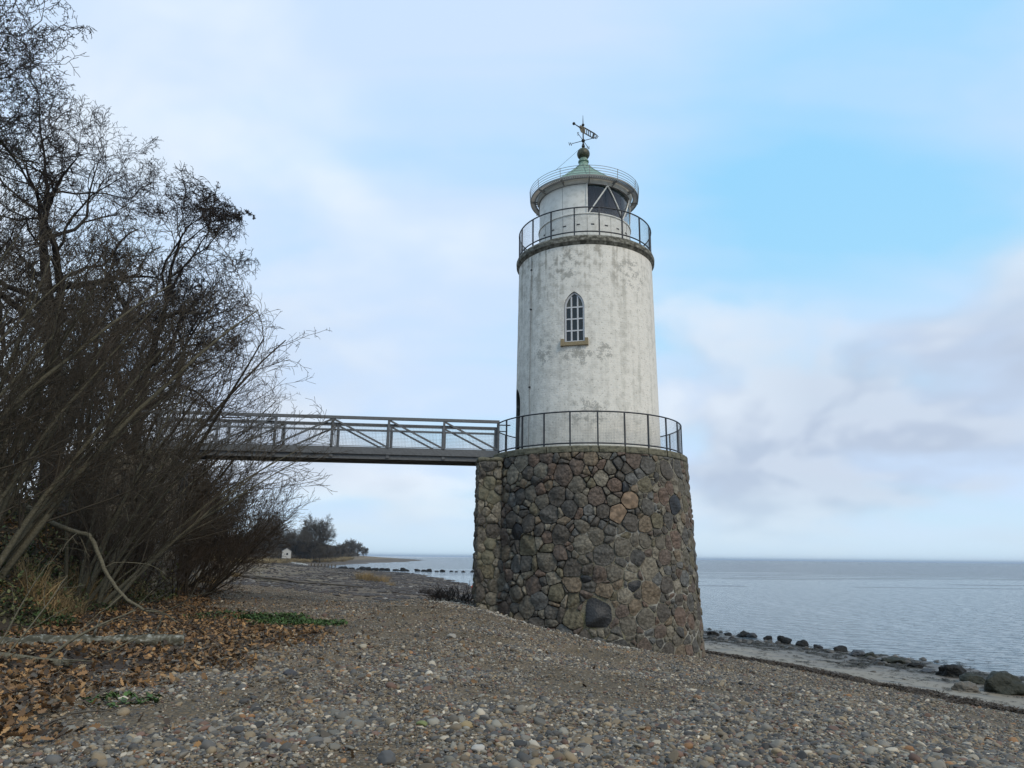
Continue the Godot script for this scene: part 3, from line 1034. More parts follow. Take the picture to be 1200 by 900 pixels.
func build_cornice(L: Node3D) -> void:
	var mb := MB.new()
	mb.lathe([Vector2(2.515, 14.66), Vector2(2.55, 14.70), Vector2(2.575, 14.74), Vector2(2.615, 14.78), Vector2(2.625, 14.92), Vector2(2.60, 14.985), Vector2(2.2, 15.0), Vector2(1.6, 15.02)], 96)
	put(mb.mesh(), "cornice", M.cornice, L)

func build_lantern(L: Node3D) -> void:
	var B := part("lantern_room", L)
	var R := 1.75
	var mb := MB.new()
	mb.lathe([Vector2(R + 0.05, 15.0), Vector2(R + 0.05, 15.16), Vector2(R, 15.18), Vector2(R, 16.20), Vector2(R + 0.035, 16.205), Vector2(R + 0.035, 16.245), Vector2(R - 0.05, 16.25)], 72)
	put(mb.mesh(), "drum", M.white_paint, B)
	for k in 21:
		var a := deg_to_rad(4.0) + TAU * k / 21.0
		mb = MB.new()
		mb.box(rim(a, R + 0.004, 15.80), rim(a + PI / 2, 1, 0), Vector3.UP, rim(a, 1, 0), Vector3(0.062, 0.022, 0.006))
		put(mb.mesh(), "vent", M.slot, B)
	for k in 12:
		var a := deg_to_rad(-2.5) + TAU * k / 12.0
		mb = MB.new()
		mb.box(rim(a, R + 0.002, 15.69), rim(a + PI / 2, 1, 0), Vector3.UP, rim(a, 1, 0), Vector3(0.006, 0.50, 0.004))
		put(mb.mesh(), "seam", M.seam, B)
	# painted sheet panels on the landward side, glass on the seaward side
	var g0 := deg_to_rad(-2.5)
	var edge := [g0 - PI, g0 - PI * 0.72, g0 - PI * 0.45, g0 - PI * 0.18 - 0.0, g0]
	edge = [-183.0, -145.0, -107.0, -69.0, -33.0, -2.5]
	for k in 5:
		mb = MB.new()
		var a0 := deg_to_rad(edge[k]) + 0.003; var a1 := deg_to_rad(edge[k + 1]) - 0.003
		mb.lathe([Vector2(R - 0.03, 16.25), Vector2(R - 0.01, 16.25), Vector2(R - 0.01, 17.42), Vector2(R - 0.03, 17.42)], 12, a0, a1)
		put(mb.mesh(), "wall_panel", M.white_paint, B)
	var gl := [-2.5, 21.5, 45.5, 69.5, 93.5, 117.5, 141.5, 177.0]
	for k in 7:
		mb = MB.new()
		var a0 := deg_to_rad(gl[k]) + 0.004; var a1 := deg_to_rad(gl[k + 1]) - 0.004
		mb.lathe([Vector2(R - 0.02, 16.25), Vector2(R - 0.02, 17.42)], 8, a0, a1)
		put(mb.mesh(), "pane", M.lantern_glass, B)
	# slanting glazing bars
	for k in 8:
		var a := deg_to_rad(0.0 + 24.0 * k)
		var b := deg_to_rad(24.0 + 24.0 * k)
		var lo := 16.26 if k % 2 == 0 else 17.42
		var hi := 17.42 if k % 2 == 0 else 16.26
		var p := PackedVector3Array(); var q := PackedFloat32Array()
		for s in 7:
			p.append(rim(lerpf(a, b, s / 6.0), R + 0.005, lerpf(lo, hi, s / 6.0))); q.append(0.028)
		mb = MB.new()
		mb.tube(p, q, 5)
		put(mb.mesh(), "glazing_bar", M.white_paint, B)
	for a in [g0, deg_to_rad(177.0)]:
		mb = MB.new()
		mb.box(rim(a, R, 16.83), rim(a + PI / 2, 1, 0), Vector3.UP, rim(a, 1, 0), Vector3(0.028, 0.58, 0.028))
		put(mb.mesh(), "jamb", M.white_paint, B)
	# curtain and optic inside
	mb = MB.new()
	var cur := []
	for k in 41:
		cur.append(deg_to_rad(lerpf(-120.0, 62.0, k / 40.0)))
	var b := mb.v.size()
	for k in 41:
		var rr := 1.48 + 0.035 * sin(k * 2.1)
		mb.v.append(rim(cur[k], rr, 16.2)); mb.v.append(rim(cur[k], rr, 17.45))
	for k in 40: mb.quad(b + k * 2, b + k * 2 + 1, b + k * 2 + 3, b + k * 2 + 2)
	put(mb.mesh(), "curtain", M.curtain, B)
	mb = MB.new()
	mb.lathe([Vector2(0.0, 16.1), Vector2(0.35, 16.15), Vector2(0.42, 16.5), Vector2(0.48, 16.8), Vector2(0.42, 17.1), Vector2(0.3, 17.35), Vector2(0.0, 17.38)], 24)
	put(mb.mesh(), "lens", M.lens, B)
	mb = MB.new()
	mb.lathe([Vector2(1.72, 16.16), Vector2(0.0, 16.17)], 32)
	put(mb.mesh(), "lamp_room_floor", M.seam, B)
	# eave ring
	mb = MB.new()
	mb.lathe([Vector2(R - 0.06, 17.415), Vector2(R + 0.02, 17.42), Vector2(R + 0.02, 17.44), Vector2(R + 0.05, 17.46), Vector2(R + 0.10, 17.62), Vector2(R + 0.13, 17.66), Vector2(R + 0.02, 17.68)], 72)
	put(mb.mesh(), "eave", M.white_paint, B)
	mb = MB.new()
	mb.lathe([Vector2(R + 0.0, 17.405), Vector2(R + 0.03, 17.405), Vector2(R + 0.03, 17.419), Vector2(R + 0.0, 17.419)], 72)
	put(mb.mesh(), "eave_seam", M.seam, B)

func build_roof(L: Node3D) -> void:
	var B := part("roof", L)
	var mb := MB.new()
	mb.lathe([Vector2(1.86, 17.66), Vector2(1.84, 17.69), Vector2(1.60, 17.90), Vector2(1.29, 18.15), Vector2(0.95, 18.43), Vector2(0.60, 18.73), Vector2(0.30, 19.0)], 64)
	put(mb.mesh(), "copper_cone", M.verdigris, B)
	for k in 12:
		var a := deg_to_rad(-2.0) + TAU * k / 12.0
		mb = MB.new()
		mb.tube(PackedVector3Array([rim(a, 1.84, 17.70), rim(a, 1.29, 18.16), rim(a, 0.95, 18.44), rim(a, 0.30, 19.01)]), PackedFloat32Array([0.02, 0.02, 0.018, 0.014]), 5)
		put(mb.mesh(), "standing_seam", M.verdigris, B)
	mb = MB.new()
	mb.lathe([Vector2(0.33, 18.96), Vector2(0.34, 19.02), Vector2(0.25, 19.06), Vector2(0.20, 19.18), Vector2(0.17, 19.28), Vector2(0.21, 19.30), Vector2(0.21, 19.35), Vector2(0.16, 19.38), Vector2(0.15, 19.46)], 28)
	put(mb.mesh(), "collar", M.verdigris, B)
	mb = MB.new()
	var prof := []
	for k in 15:
		var t := PI * k / 14.0
		prof.append(Vector2(0.255 * sin(t), 19.67 - 0.255 * cos(t)))
	mb.lathe(prof, 28)
	mb.smooth()
	put(mb.mesh(), "ball", M.old_copper, B)
	# walkway round the eave: grating bars, brackets, four thin rails
	var W := part("roof_walkway", L)
	for rr in [[1.90, 17.575], [2.09, 17.575]]:
		mb = MB.new()
		mb.lathe([Vector2(rr[0] - 0.012, rr[1] - 0.03), Vector2(rr[0] + 0.012, rr[1] - 0.03), Vector2(rr[0] + 0.012, rr[1] + 0.03), Vector2(rr[0] - 0.012, rr[1] + 0.03), Vector2(rr[0] - 0.012, rr[1] - 0.03)], 72)
		put(mb.mesh(), "edge_ring", M.galvanised if M.has("galvanised") else M.seam, W)
	mb = MB.new()
	for k in 150:
		var a := TAU * k / 150.0
		mb.bar(rim(a, 1.90, 17.575), rim(a, 2.085, 17.575), 0.012, 0.045)
	tag(put(mb.mesh(), "grating", M.seam, W), "", "", "", "stuff")
	for k in 12:
		var a := deg_to_rad(0.0) + TAU * k / 12.0
		mb = MB.new()
		mb.bar(rim(a, 1.80, 17.53), rim(a, 2.10, 17.53), 0.04, 0.05)
		mb.bar(rim(a, 1.79, 17.43), rim(a, 2.02, 17.51), 0.035, 0.03)
		put(mb.mesh(), "bracket", M.seam, W)
		mb = MB.new()
		mb.bar(rim(a, 2.10, 17.50), rim(a, 2.125, 17.97), 0.03, 0.018)
		put(mb.mesh(), "post", M.seam, W)
	for k in 4:
		mb = MB.new()
		mb.arc_tube(17.66 + 0.098 * k, 2.108 + 0.005 * k, 0.0095, 0.0, TAU, 72, 5)
		put(mb.mesh(), "rail", M.wire, W)
	mb = MB.new()
	mb.stick(Vector3(-0.12, 19.9, 0.05), rim(deg_to_rad(-36.0), 2.1, 17.95), 0.006, 4)
	put(mb.mesh(), "stay_wire", M.iron, W)

func build_vane(L: Node3D) -> void:
	var B := part("weather_vane", L)
	var mb := MB.new()
	mb.tube(PackedVector3Array([Vector3(0, 19.93, 0), Vector3(0, 20.2, 0), Vector3(0, 20.9, 0), Vector3(0, 21.05, 0), Vector3(0, 21.42, 0)]), PackedFloat32Array([0.035, 0.028, 0.024, 0.02, 0.006]), 8)
	put(mb.mesh(), "spindle", M.iron, B)
	for yy in [[20.02, 0.07], [20.10, 0.05], [20.27, 0.075], [20.98, 0.06]]:
		var sp := SphereMesh.new()
		sp.radius = yy[1]; sp.height = yy[1] * 2.0; sp.radial_segments = 12; sp.rings = 6
		var s := put(sp, "knob", M.iron, B)
		s.position.y = yy[0]
	# the four arms with their letters; north lies away and a little to the right
	var na := deg_to_rad(153.0)
	var names := ["N", "Ø", "S", "W"]
	for k in 4:
		var a := na - PI / 2 * k
		var A := part("compass_arm", B)
		mb = MB.new()
		mb.stick(Vector3(0, 20.27, 0), rim(a, 0.46, 20.27), 0.013, 6)
		put(mb.mesh(), "arm", M.iron, A)
		var tm := TextMesh.new()
		tm.text = names[k]; tm.font_size = 24; tm.pixel_size = 0.0078; tm.depth = 0.02
		var sf := SystemFont.new(); sf.font_names = PackedStringArray(["Droid Sans"]); tm.font = sf
		var t := put(tm, "letter", M.iron, A)
		t.position = rim(a, 0.55, 20.27)
		t.rotation.y = deg_to_rad(12.0)
	# the vane: an arrow with a ball, and an openwork banner as its tail
	var va := deg_to_rad(-48.0)
	var dir := rim(va, 1, 0)
	var back := -dir
	var thick := dir.cross(Vector3.UP)
	mb = MB.new()
	mb.tube(PackedVector3Array([dir * 0.52 + Vector3.UP * 20.80, dir * 0.1 + Vector3.UP * 20.78]), PackedFloat32Array([0.016, 0.03]), 6)
	put(mb.mesh(), "pointer", M.iron, B)
	var bs := SphereMesh.new()
	bs.radius = 0.062; bs.height = 0.124; bs.radial_segments = 12; bs.rings = 6
	put(bs, "pointer_ball", M.iron, B).position = dir * 0.54 + Vector3.UP * 20.80
	var shapes := [[Vector2(-0.12, 20.60), Vector2(0.12, 20.62), Vector2(0.12, 20.92), Vector2(-0.16, 20.90), Vector2(-0.24, 20.80)], [Vector2(0.12, 20.86), Vector2(0.95, 20.86), Vector2(0.72, 20.92), Vector2(0.12, 20.92)], [Vector2(0.12, 20.62), Vector2(0.62, 20.62), Vector2(0.95, 20.86), Vector2(0.60, 20.67), Vector2(0.12, 20.67)], [Vector2(0.54, 20.66), Vector2(0.62, 20.66), Vector2(0.72, 20.87), Vector2(0.60, 20.87)]]
	for x in [0.20, 0.31, 0.42]:
		shapes.append([Vector2(x, 20.66), Vector2(x + 0.035, 20.66), Vector2(x + 0.035, 20.87), Vector2(x, 20.87)])
	for k in shapes.size():
		mb = MB.new()
		var pl := PackedVector2Array(shapes[k])
		var tri := Geometry2D.triangulate_polygon(pl)
		for z in [-0.008, 0.008]:
			var b := mb.v.size()
			for p in pl: mb.v.append(back * p.x + Vector3.UP * p.y + thick * z)
			for q in range(0, tri.size(), 3): mb.tri(b + tri[q], b + tri[q + 1], b + tri[q + 2])
		var m2 := pl.size()
		for q in m2: mb.quad(q, (q + 1) % m2, m2 + (q + 1) % m2, m2 + q)
		mb.flat()
		put(mb.mesh(), "banner_plate" if k < 4 else "banner_bar", M.brass if k == 0 else M.iron, B)

# ------------------------------------------------------------------ pier and bridge
const BX0 := -0.45
const BD0 := 25.0
const BX1 := -11.75
const BD1 := 23.85

func block_mesh(sx: float, sy: float, sz: float, seed_: int) -> ArrayMesh:
	# a rough squared stone: a rounded box pushed about by noise
	var mb := MB.new()
	var m := 5
	for f in 6:
		var b := mb.v.size()
		for j in m:
			for k in m:
				var u := lerpf(-1.0, 1.0, k / float(m - 1)); var w := lerpf(-1.0, 1.0, j / float(m - 1))
				var p: Vector3 = [Vector3(u, w, 1), Vector3(-u, w, -1), Vector3(1, w, -u), Vector3(-1, w, u), Vector3(u, 1, -w), Vector3(u, -1, w)][f]
				var rr := p / maxf(pow(pow(absf(p.x), 7.0) + pow(absf(p.y), 7.0) + pow(absf(p.z), 7.0), 1.0 / 7.0), 0.001)
				var q := rr * Vector3(sx, sy, sz) * 0.5
				var g := noise_b.get_noise_3d(q.x * 60.0 + seed_ * 13.0, q.y * 60.0, q.z * 60.0)
				mb.v.append(q + rr.normalized() * g * 0.09)
		for j in m - 1:
			for k in m - 1:
				var a := b + j * m + k
				mb.quad(a, a + m, a + m + 1, a + 1)
	mb.smooth()
	return mb.mesh()

func build_pier() -> void:
	var y0 := 1.9
	var P := thing("bridge_pier", Vector3(-0.76, y0, -24.74), "narrow mossy stone pier carrying the bridge end beside the lighthouse base", "pier")
	P.rotation.y = 0.10
	# rough stones on the three faces that can be seen
	var faces := [[0.76, func(sx: float, sy: float, hh: float) -> Vector3: return Vector3(sx - 0.38, sy, 0.74 + hh)], [1.5, func(sx: float, sy: float, hh: float) -> Vector3: return Vector3(-0.36 - hh, sy, sx - 0.75)], [1.5, func(sx: float, sy: float, hh: float) -> Vector3: return Vector3(0.35 + hh, sy, 0.75 - sx)]]
	for fc in faces:
		for c in rubble(fc[0], 5.2, [0.24, 0.19, 0.14, 0.10, 0.065], 260, false, []):
			var o := stone_outline(c[1], rng.randf_range(0.006, 0.016), 1)
			if o.is_empty(): continue
			var sb := MB.new()
			stone_into(sb, o, rng.randf_range(0.04, 0.10), 0.1, c[0], fc[1])
			put(sb.mesh(), "stone", [granite[0], granite[1], granite[2], granite[7], granite[9], granite[10], M.coping][rng.randi() % 7], P)
	var core := MB.new()
	core.box(Vector3(-0.01, 2.6, 0.0), Vector3.RIGHT, Vector3.UP, Vector3.BACK, Vector3(0.34, 2.6, 0.71))
	put(core.mesh(), "mortar", M.coping, P)
	var cap := put(block_mesh(0.88, 0.16, 1.66, 90), "cap_stone", M.coping, P)
	cap.position = Vector3(0.0, 5.25, 0.0)

func build_bridge() -> void:
	var p0 := Vector3(BX0, 0, -BD0); var p1 := Vector3(BX1, 0, -BD1)
	var B := thing("footbridge", Vector3(BX0, 7.2, -BD0), "grey steel truss footbridge with wire mesh sides from wooded bank to lighthouse", "footbridge")
	var u := (p1 - p0).normalized()
	var length := p0.distance_to(p1)
	var inw := Vector3(u.z, 0, -u.x).normalized()   # from the front truss to the rear one
	if inw.z > 0: inw = -inw
	var width := 1.40
	var n := 6
	var pl := length / n
	for s in 2:
		var T := part("front_truss" if s == 0 else "rear_truss", B)
		var o := inw * width * s
		var m: Material = M.steel if s == 0 else M.steel_dark
		m = M.steel
		var mb := MB.new()
		mb.bar(o + Vector3.UP * 1.40 - u * 0.03, o + u * (length + 0.6) + Vector3.UP * 1.40, 0.10, 0.10)
		put(mb.mesh(), "top_chord", m, T)
		mb = MB.new()
		# channel: web and two flanges
		mb.bar(o + Vector3.UP * 0.28 - u * 0.05, o + u * (length + 0.6) + Vector3.UP * 0.28, 0.02, 0.22)
		mb.bar(o + Vector3.UP * 0.395 + inw * 0.035 - u * 0.05, o + u * (length + 0.6) + Vector3.UP * 0.395 + inw * 0.035, 0.10, 0.012)
		mb.bar(o + Vector3.UP * 0.165 + inw * 0.035 - u * 0.05, o + u * (length + 0.6) + Vector3.UP * 0.165 + inw * 0.035, 0.10, 0.012)
		put(mb.mesh(), "bottom_chord", m, T)
		mb = MB.new()
		var io := o + inw * (0.08 if s == 0 else -0.08)
		mb.bar(io + Vector3.UP * 1.20, io + u * length + Vector3.UP * 1.20, 0.04, 0.055)
		put(mb.mesh(), "handrail", M.steel, T)
		for k in n + 1:
			mb = MB.new()
			mb.bar(o + u * pl * k + Vector3.UP * 0.39, o + u * pl * k + Vector3.UP * 1.36, 0.075, 0.075)
			put(mb.mesh(), "post", m, T)
			mb = MB.new()
			mb.bar(o + u * (pl * k) + inw * (0.05 if s == 0 else -0.05) + Vector3.UP * 0.62, io + u * (pl * k) + Vector3.UP * 0.62, 0.05, 0.03)
			mb.bar(o + u * (pl * k) + inw * (0.05 if s == 0 else -0.05) + Vector3.UP * 1.02, io + u * (pl * k) + Vector3.UP * 1.02, 0.05, 0.03)
			put(mb.mesh(), "clamp", M.steel_dark, T)
		for k in n:
			var a := pl * k; var b := pl * (k + 1)
			var top_at := b if k < n / 2 else a
			var bot_at := a if k < n / 2 else b
			mb = MB.new()
			mb.bar(o + u * bot_at + Vector3.UP * 0.40, o + u * top_at + Vector3.UP * 1.35, 0.05, 0.06)
			put(mb.mesh(), "diagonal", m, T)
			# framed wire mesh on the inside
			mb = MB.new()
			var mi := io
			for e in [[a + 0.06, 0.44, b - 0.06, 0.44], [a + 0.06, 1.17, b - 0.06, 1.17], [a + 0.06, 0.44, a + 0.06, 1.17], [b - 0.06, 0.44, b - 0.06, 1.17]]:
				mb.bar(mi + u * e[0] + Vector3.UP * e[1], mi + u * e[2] + Vector3.UP * e[3], 0.02, 0.02)
			put(mb.mesh(), "mesh_frame", M.steel, T)
			mb = MB.new()
			var x := a + 0.10
			while x < b - 0.06:
				mb.stick(mi + u * x + Vector3.UP * 0.44, mi + u * x + Vector3.UP * 1.17, 0.0028, 3)
				x += 0.05
			var y := 0.49
			while y < 1.17:
				mb.stick(mi + u * (a + 0.06) + Vector3.UP * y, mi + u * (b - 0.06) + Vector3.UP * y, 0.0028, 3)
				y += 0.05
			tag(put(mb.mesh(), "wire_mesh", M.wire, T), "", "", "", "stuff")
	# cross beams, stringers and deck planks
	var D := part("deck", B)
	for k in n + 1:
		var mb := MB.new()
		mb.bar(u * pl * k + Vector3.UP * 0.10 + inw * 0.02, u * pl * k + inw * (width - 0.02) + Vector3.UP * 0.10, 0.10, 0.12)
		put(mb.mesh(), "cross_beam", M.steel_dark, D)
	for w in [0.10, 0.5, 0.9, 1.30]:
		var mb := MB.new()
		mb.bar(inw * w + Vector3.UP * 0.085, inw * w + u * (length + 0.5) + Vector3.UP * 0.085, 0.08, 0.17)
		put(mb.mesh(), "stringer", M.steel_dark, D)
	var x := 0.0
	var pb := MB.new()
	pb.bar(inw * 0.07, inw * (width - 0.07), 0.135, 0.04)
	var pm := pb.mesh()
	while x < length + 0.4:
		put(pm, "plank", M.deck, D).position = u * (x + 0.07) + Vector3.UP * 0.195
		x += 0.145
	# short landing between the bridge and the gallery
	var mb := MB.new()
	mb.bar(inw * 0.7 + Vector3.UP * 0.19 + u * 0.02, inw * 0.7 - u * 0.95 + Vector3.UP * 0.19, 1.2, 0.05)
	put(mb.mesh(), "landing_plate", M.steel_dark, D)
	for s in [0.05, 1.35]:
		mb = MB.new()
		mb.stick(inw * s - u * 0.03 + Vector3.UP * 1.30, inw * s - u * 0.42 + Vector3.UP * 1.30, 0.022, 6)
		put(mb.mesh(), "link_rail", M.rail, B)
	# abutment at the bank
	var ap := Vector3(BX1 - 0.55, 2.6, -BD1 - 0.75)
	var A := thing("bridge_abutment", ap, "grey rubble stone abutment under the bridge's landward end behind the shrubs", "abutment")
	A.rotation.y = atan2(u.x, u.z) + PI / 2
	var core := MB.new()
	core.box(Vector3(-0.6, 2.2, -0.1), Vector3.RIGHT, Vector3.UP, Vector3.BACK, Vector3(1.5, 2.3, 1.2))
	put(core.mesh(), "mortar", M.iron, A)
	var cells := rubble(3.1, 4.6, [0.30, 0.22, 0.16, 0.11], 260, false, [])
	for c in cells:
		var o := stone_outline(c[1], 0.016, 2 if c[1].size() < 7 else 1)
		if o.is_empty(): continue
		var sb := MB.new()
		stone_into(sb, o, rng.randf_range(0.05, 0.09), 0.1, c[0], func(sx: float, sy: float, hh: float) -> Vector3: return Vector3(sx - 2.15, sy - 0.1, 1.12 + hh))
		put(sb.mesh(), "stone", granite[[0, 1, 2, 3, 7][rng.randi() % 5]], A)
	for c in rubble(2.2, 4.6, [0.30, 0.22, 0.16, 0.11], 220, false, []):
		var o := stone_outline(c[1], 0.016, 2 if c[1].size() < 7 else 1)
		if o.is_empty(): continue
		var sb := MB.new()
		stone_into(sb, o, rng.randf_range(0.05, 0.09), 0.1, c[0], func(sx: float, sy: float, hh: float) -> Vector3: return Vector3(0.92 + hh, sy - 0.1, 1.0 - sx))
		put(sb.mesh(), "stone", granite[[0, 1, 2, 3, 7][rng.randi() % 5]], A)
	var cap := put(block_mesh(0.9, 0.2, 1.1, 91), "cap_stone", M.coping, A)
	cap.position = Vector3(0.45, 4.55, 0.75)

# ------------------------------------------------------------------ trees
# one branch and all that grows from it; levels below split_at go to the wood mesh, the others to the crown mesh
func grow(wood: MB, crown: MB, pos: Vector3, dir: Vector3, length: float, r0: float, lv: int, P: Dictionary) -> void:
	var segs: int = P.seg[lv]
	var pts := PackedVector3Array(); var rad := PackedFloat32Array(); var dirs := []
	var d := dir
	var p := pos
	var r1: float = maxf(r0 * P.taper[lv], P.tip)
	var wig: float = P.wiggle[lv]
	# sea wind keeps the crowns trimmed to a slope: growth turns along it and stops beyond it
	var trim: float = P.get("trim", 1e9)
	var base: Vector3 = P.get("base", Vector3.ZERO)
	var lim := rng.randfn() * 0.35
	for k in segs + 1:
		pts.append(p); rad.append(lerpf(r0, r1, float(k) / segs)); dirs.append(d)
		d = (d + Vector3(rng.randfn(), rng.randfn(), rng.randfn()) * wig + P.pull[lv]).normalized()
		if trim < 1e8:
			var over: float = (p.x + base.x) + 0.75 * (p.y + base.y) - trim + lim
			if over > 0.0 and k > 0: break
			if over > -1.6: d = (d - Vector3(0.8, 0.6, 0.0) * 0.22 * (over + 1.6)).normalized()
		p += d * (length / segs)
	if pts.size() < 2: return
	segs = pts.size() - 1
	for k in segs + 1: rad[k] = lerpf(r0, r1, float(k) / segs)
	var sides: int = P.sides[lv]
	(wood if lv < P.split else crown).tube(pts, rad, sides)
	if lv + 1 >= P.seg.size(): return
	var n: int = P.kids[lv]
	var az := rng.randf() * TAU
	for k in n:
		var t: float = lerpf(P.start[lv], 1.0, (k + rng.randf()) / n)
		var f := t * segs
		var i := mini(int(f), segs - 1)
		var q := pts[i].lerp(pts[i + 1], f - i)
		var dd: Vector3 = dirs[i]
		az += 2.4 + rng.randf_range(-0.5, 0.5)
		var s := dd.cross(Vector3.UP if absf(dd.y) < 0.95 else Vector3.RIGHT).normalized().rotated(dd, az)
		var ang: float = P.angle[lv] * rng.randf_range(0.7, 1.25)
		var nd := (dd * cos(ang) + s * sin(ang)).normalized()
		var ln: float = length * P.ratio[lv] * (1.0 - P.fade[lv] * t) * rng.randf_range(0.65, 1.2)
		var rr: float = minf(lerpf(r0, r1, t) * P.thin[lv] * rng.randf_range(0.8, 1.1), ln * 0.035 + P.tip)
		grow(wood, crown, q, nd, ln, maxf(rr, P.tip), lv + 1, P)

const OAK := {"seg": [9, 9, 8, 6, 4, 2], "sides": [9, 6, 5, 3, 3, 3], "kids": [14, 9, 8, 7, 3, 0], "start": [0.26, 0.30, 0.28, 0.15, 0.2, 0], "angle": [0.95, 0.85, 0.85, 0.8, 0.7, 0], "ratio": [0.60, 0.60, 0.52, 0.46, 0.55, 0], "fade": [0.45, 0.4, 0.4, 0.4, 0.3, 0], "thin": [0.68, 0.62, 0.6, 0.6, 0.7, 0], "taper": [0.10, 0.12, 0.2, 0.35, 0.5, 0.8], "wiggle": [0.10, 0.24, 0.28, 0.26, 0.22, 0.18], "split": 3, "tip": 0.0085}

func oak(at: Vector3, h: float, r: float, lean: Vector3, label: String, wood_mat: Material, twig_mat: Material, dens := 1.0) -> Node3D:
	var T := thing("bare_tree", at, label, "tree", "bare trees on the bank")
	T.set_meta("stem", "bare_tree")
	var P := OAK.duplicate(true)
	P.pull = [lean * 0.5, Vector3(0, 0.05, 0) + lean, Vector3(0, 0.05, 0) + lean * 0.6, Vector3(0, 0.05, 0), Vector3(0, 0.05, 0), Vector3(0, 0.04, 0)]
	P.kids[3] = int(P.kids[3] * dens)
	P.trim = 1.5; P.base = at
	var wood := MB.new(); var crown := MB.new()
	grow(wood, crown, Vector3(0, -0.5, 0), (Vector3.UP + lean * 0.8).normalized(), h, r, 0, P)
	put(wood.mesh(), "trunk", wood_mat, T)
	tag(put(crown.mesh(), "crown", twig_mat, T), "", "", "", "stuff")
	return T

# a many-stemmed shrub or coppice leaning out over the beach
func coppice(called: String, at: Vector3, stems: int, h: float, lean: Vector3, spread: float, label: String, category: String, group: String, wood_mat: Material, twig_mat: Material, kids := [10, 6, 5, 0]) -> Node3D:
	var T := thing(called, at, label, category, group)
	T.set_meta("stem", called)
	var P := {"seg": [9, 6, 4, 3], "sides": [6, 4, 3, 3], "kids": kids, "start": [0.18, 0.15, 0.15, 0], "angle": [0.55, 0.6, 0.6, 0], "ratio": [0.42, 0.48, 0.5, 0], "fade": [0.35, 0.35, 0.35, 0], "thin": [0.42, 0.5, 0.6, 0], "taper": [0.18, 0.3, 0.4, 0.6], "wiggle": [0.055, 0.09, 0.11, 0.12], "split": 1, "tip": 0.0055}
	P.pull = [lean * 0.05 + Vector3(0, 0.012, 0), Vector3(0, 0.05, 0) + lean * 0.05, Vector3(0, 0.05, 0), Vector3(0, 0.05, 0)]
	if group == "coppiced shrubs leaning over the beach": P.trim = 1.4; P.base = at
	for k in stems:
		var wood := MB.new(); var crown := MB.new()
		var a := rng.randf() * TAU
		var o := Vector3(cos(a), 0, sin(a)) * sqrt(rng.randf()) * 0.5
		var d := (Vector3.UP + lean * rng.randf_range(0.2, 0.9) + o * spread * 1.6 + Vector3(rng.randf_range(-1, 1), 0, rng.randf_range(-1, 1)) * spread * 0.6).normalized()
		var ln := h * rng.randf_range(0.6, 1.08)
		grow(wood, crown, o - Vector3.UP * 0.35, d, ln, ln * rng.randf_range(0.0065, 0.0125), 0, P)
		put(wood.mesh(), "stem", wood_mat, T)
		tag(put(crown.mesh(), "twigs", twig_mat, T), "", "", "", "stuff")
	return T

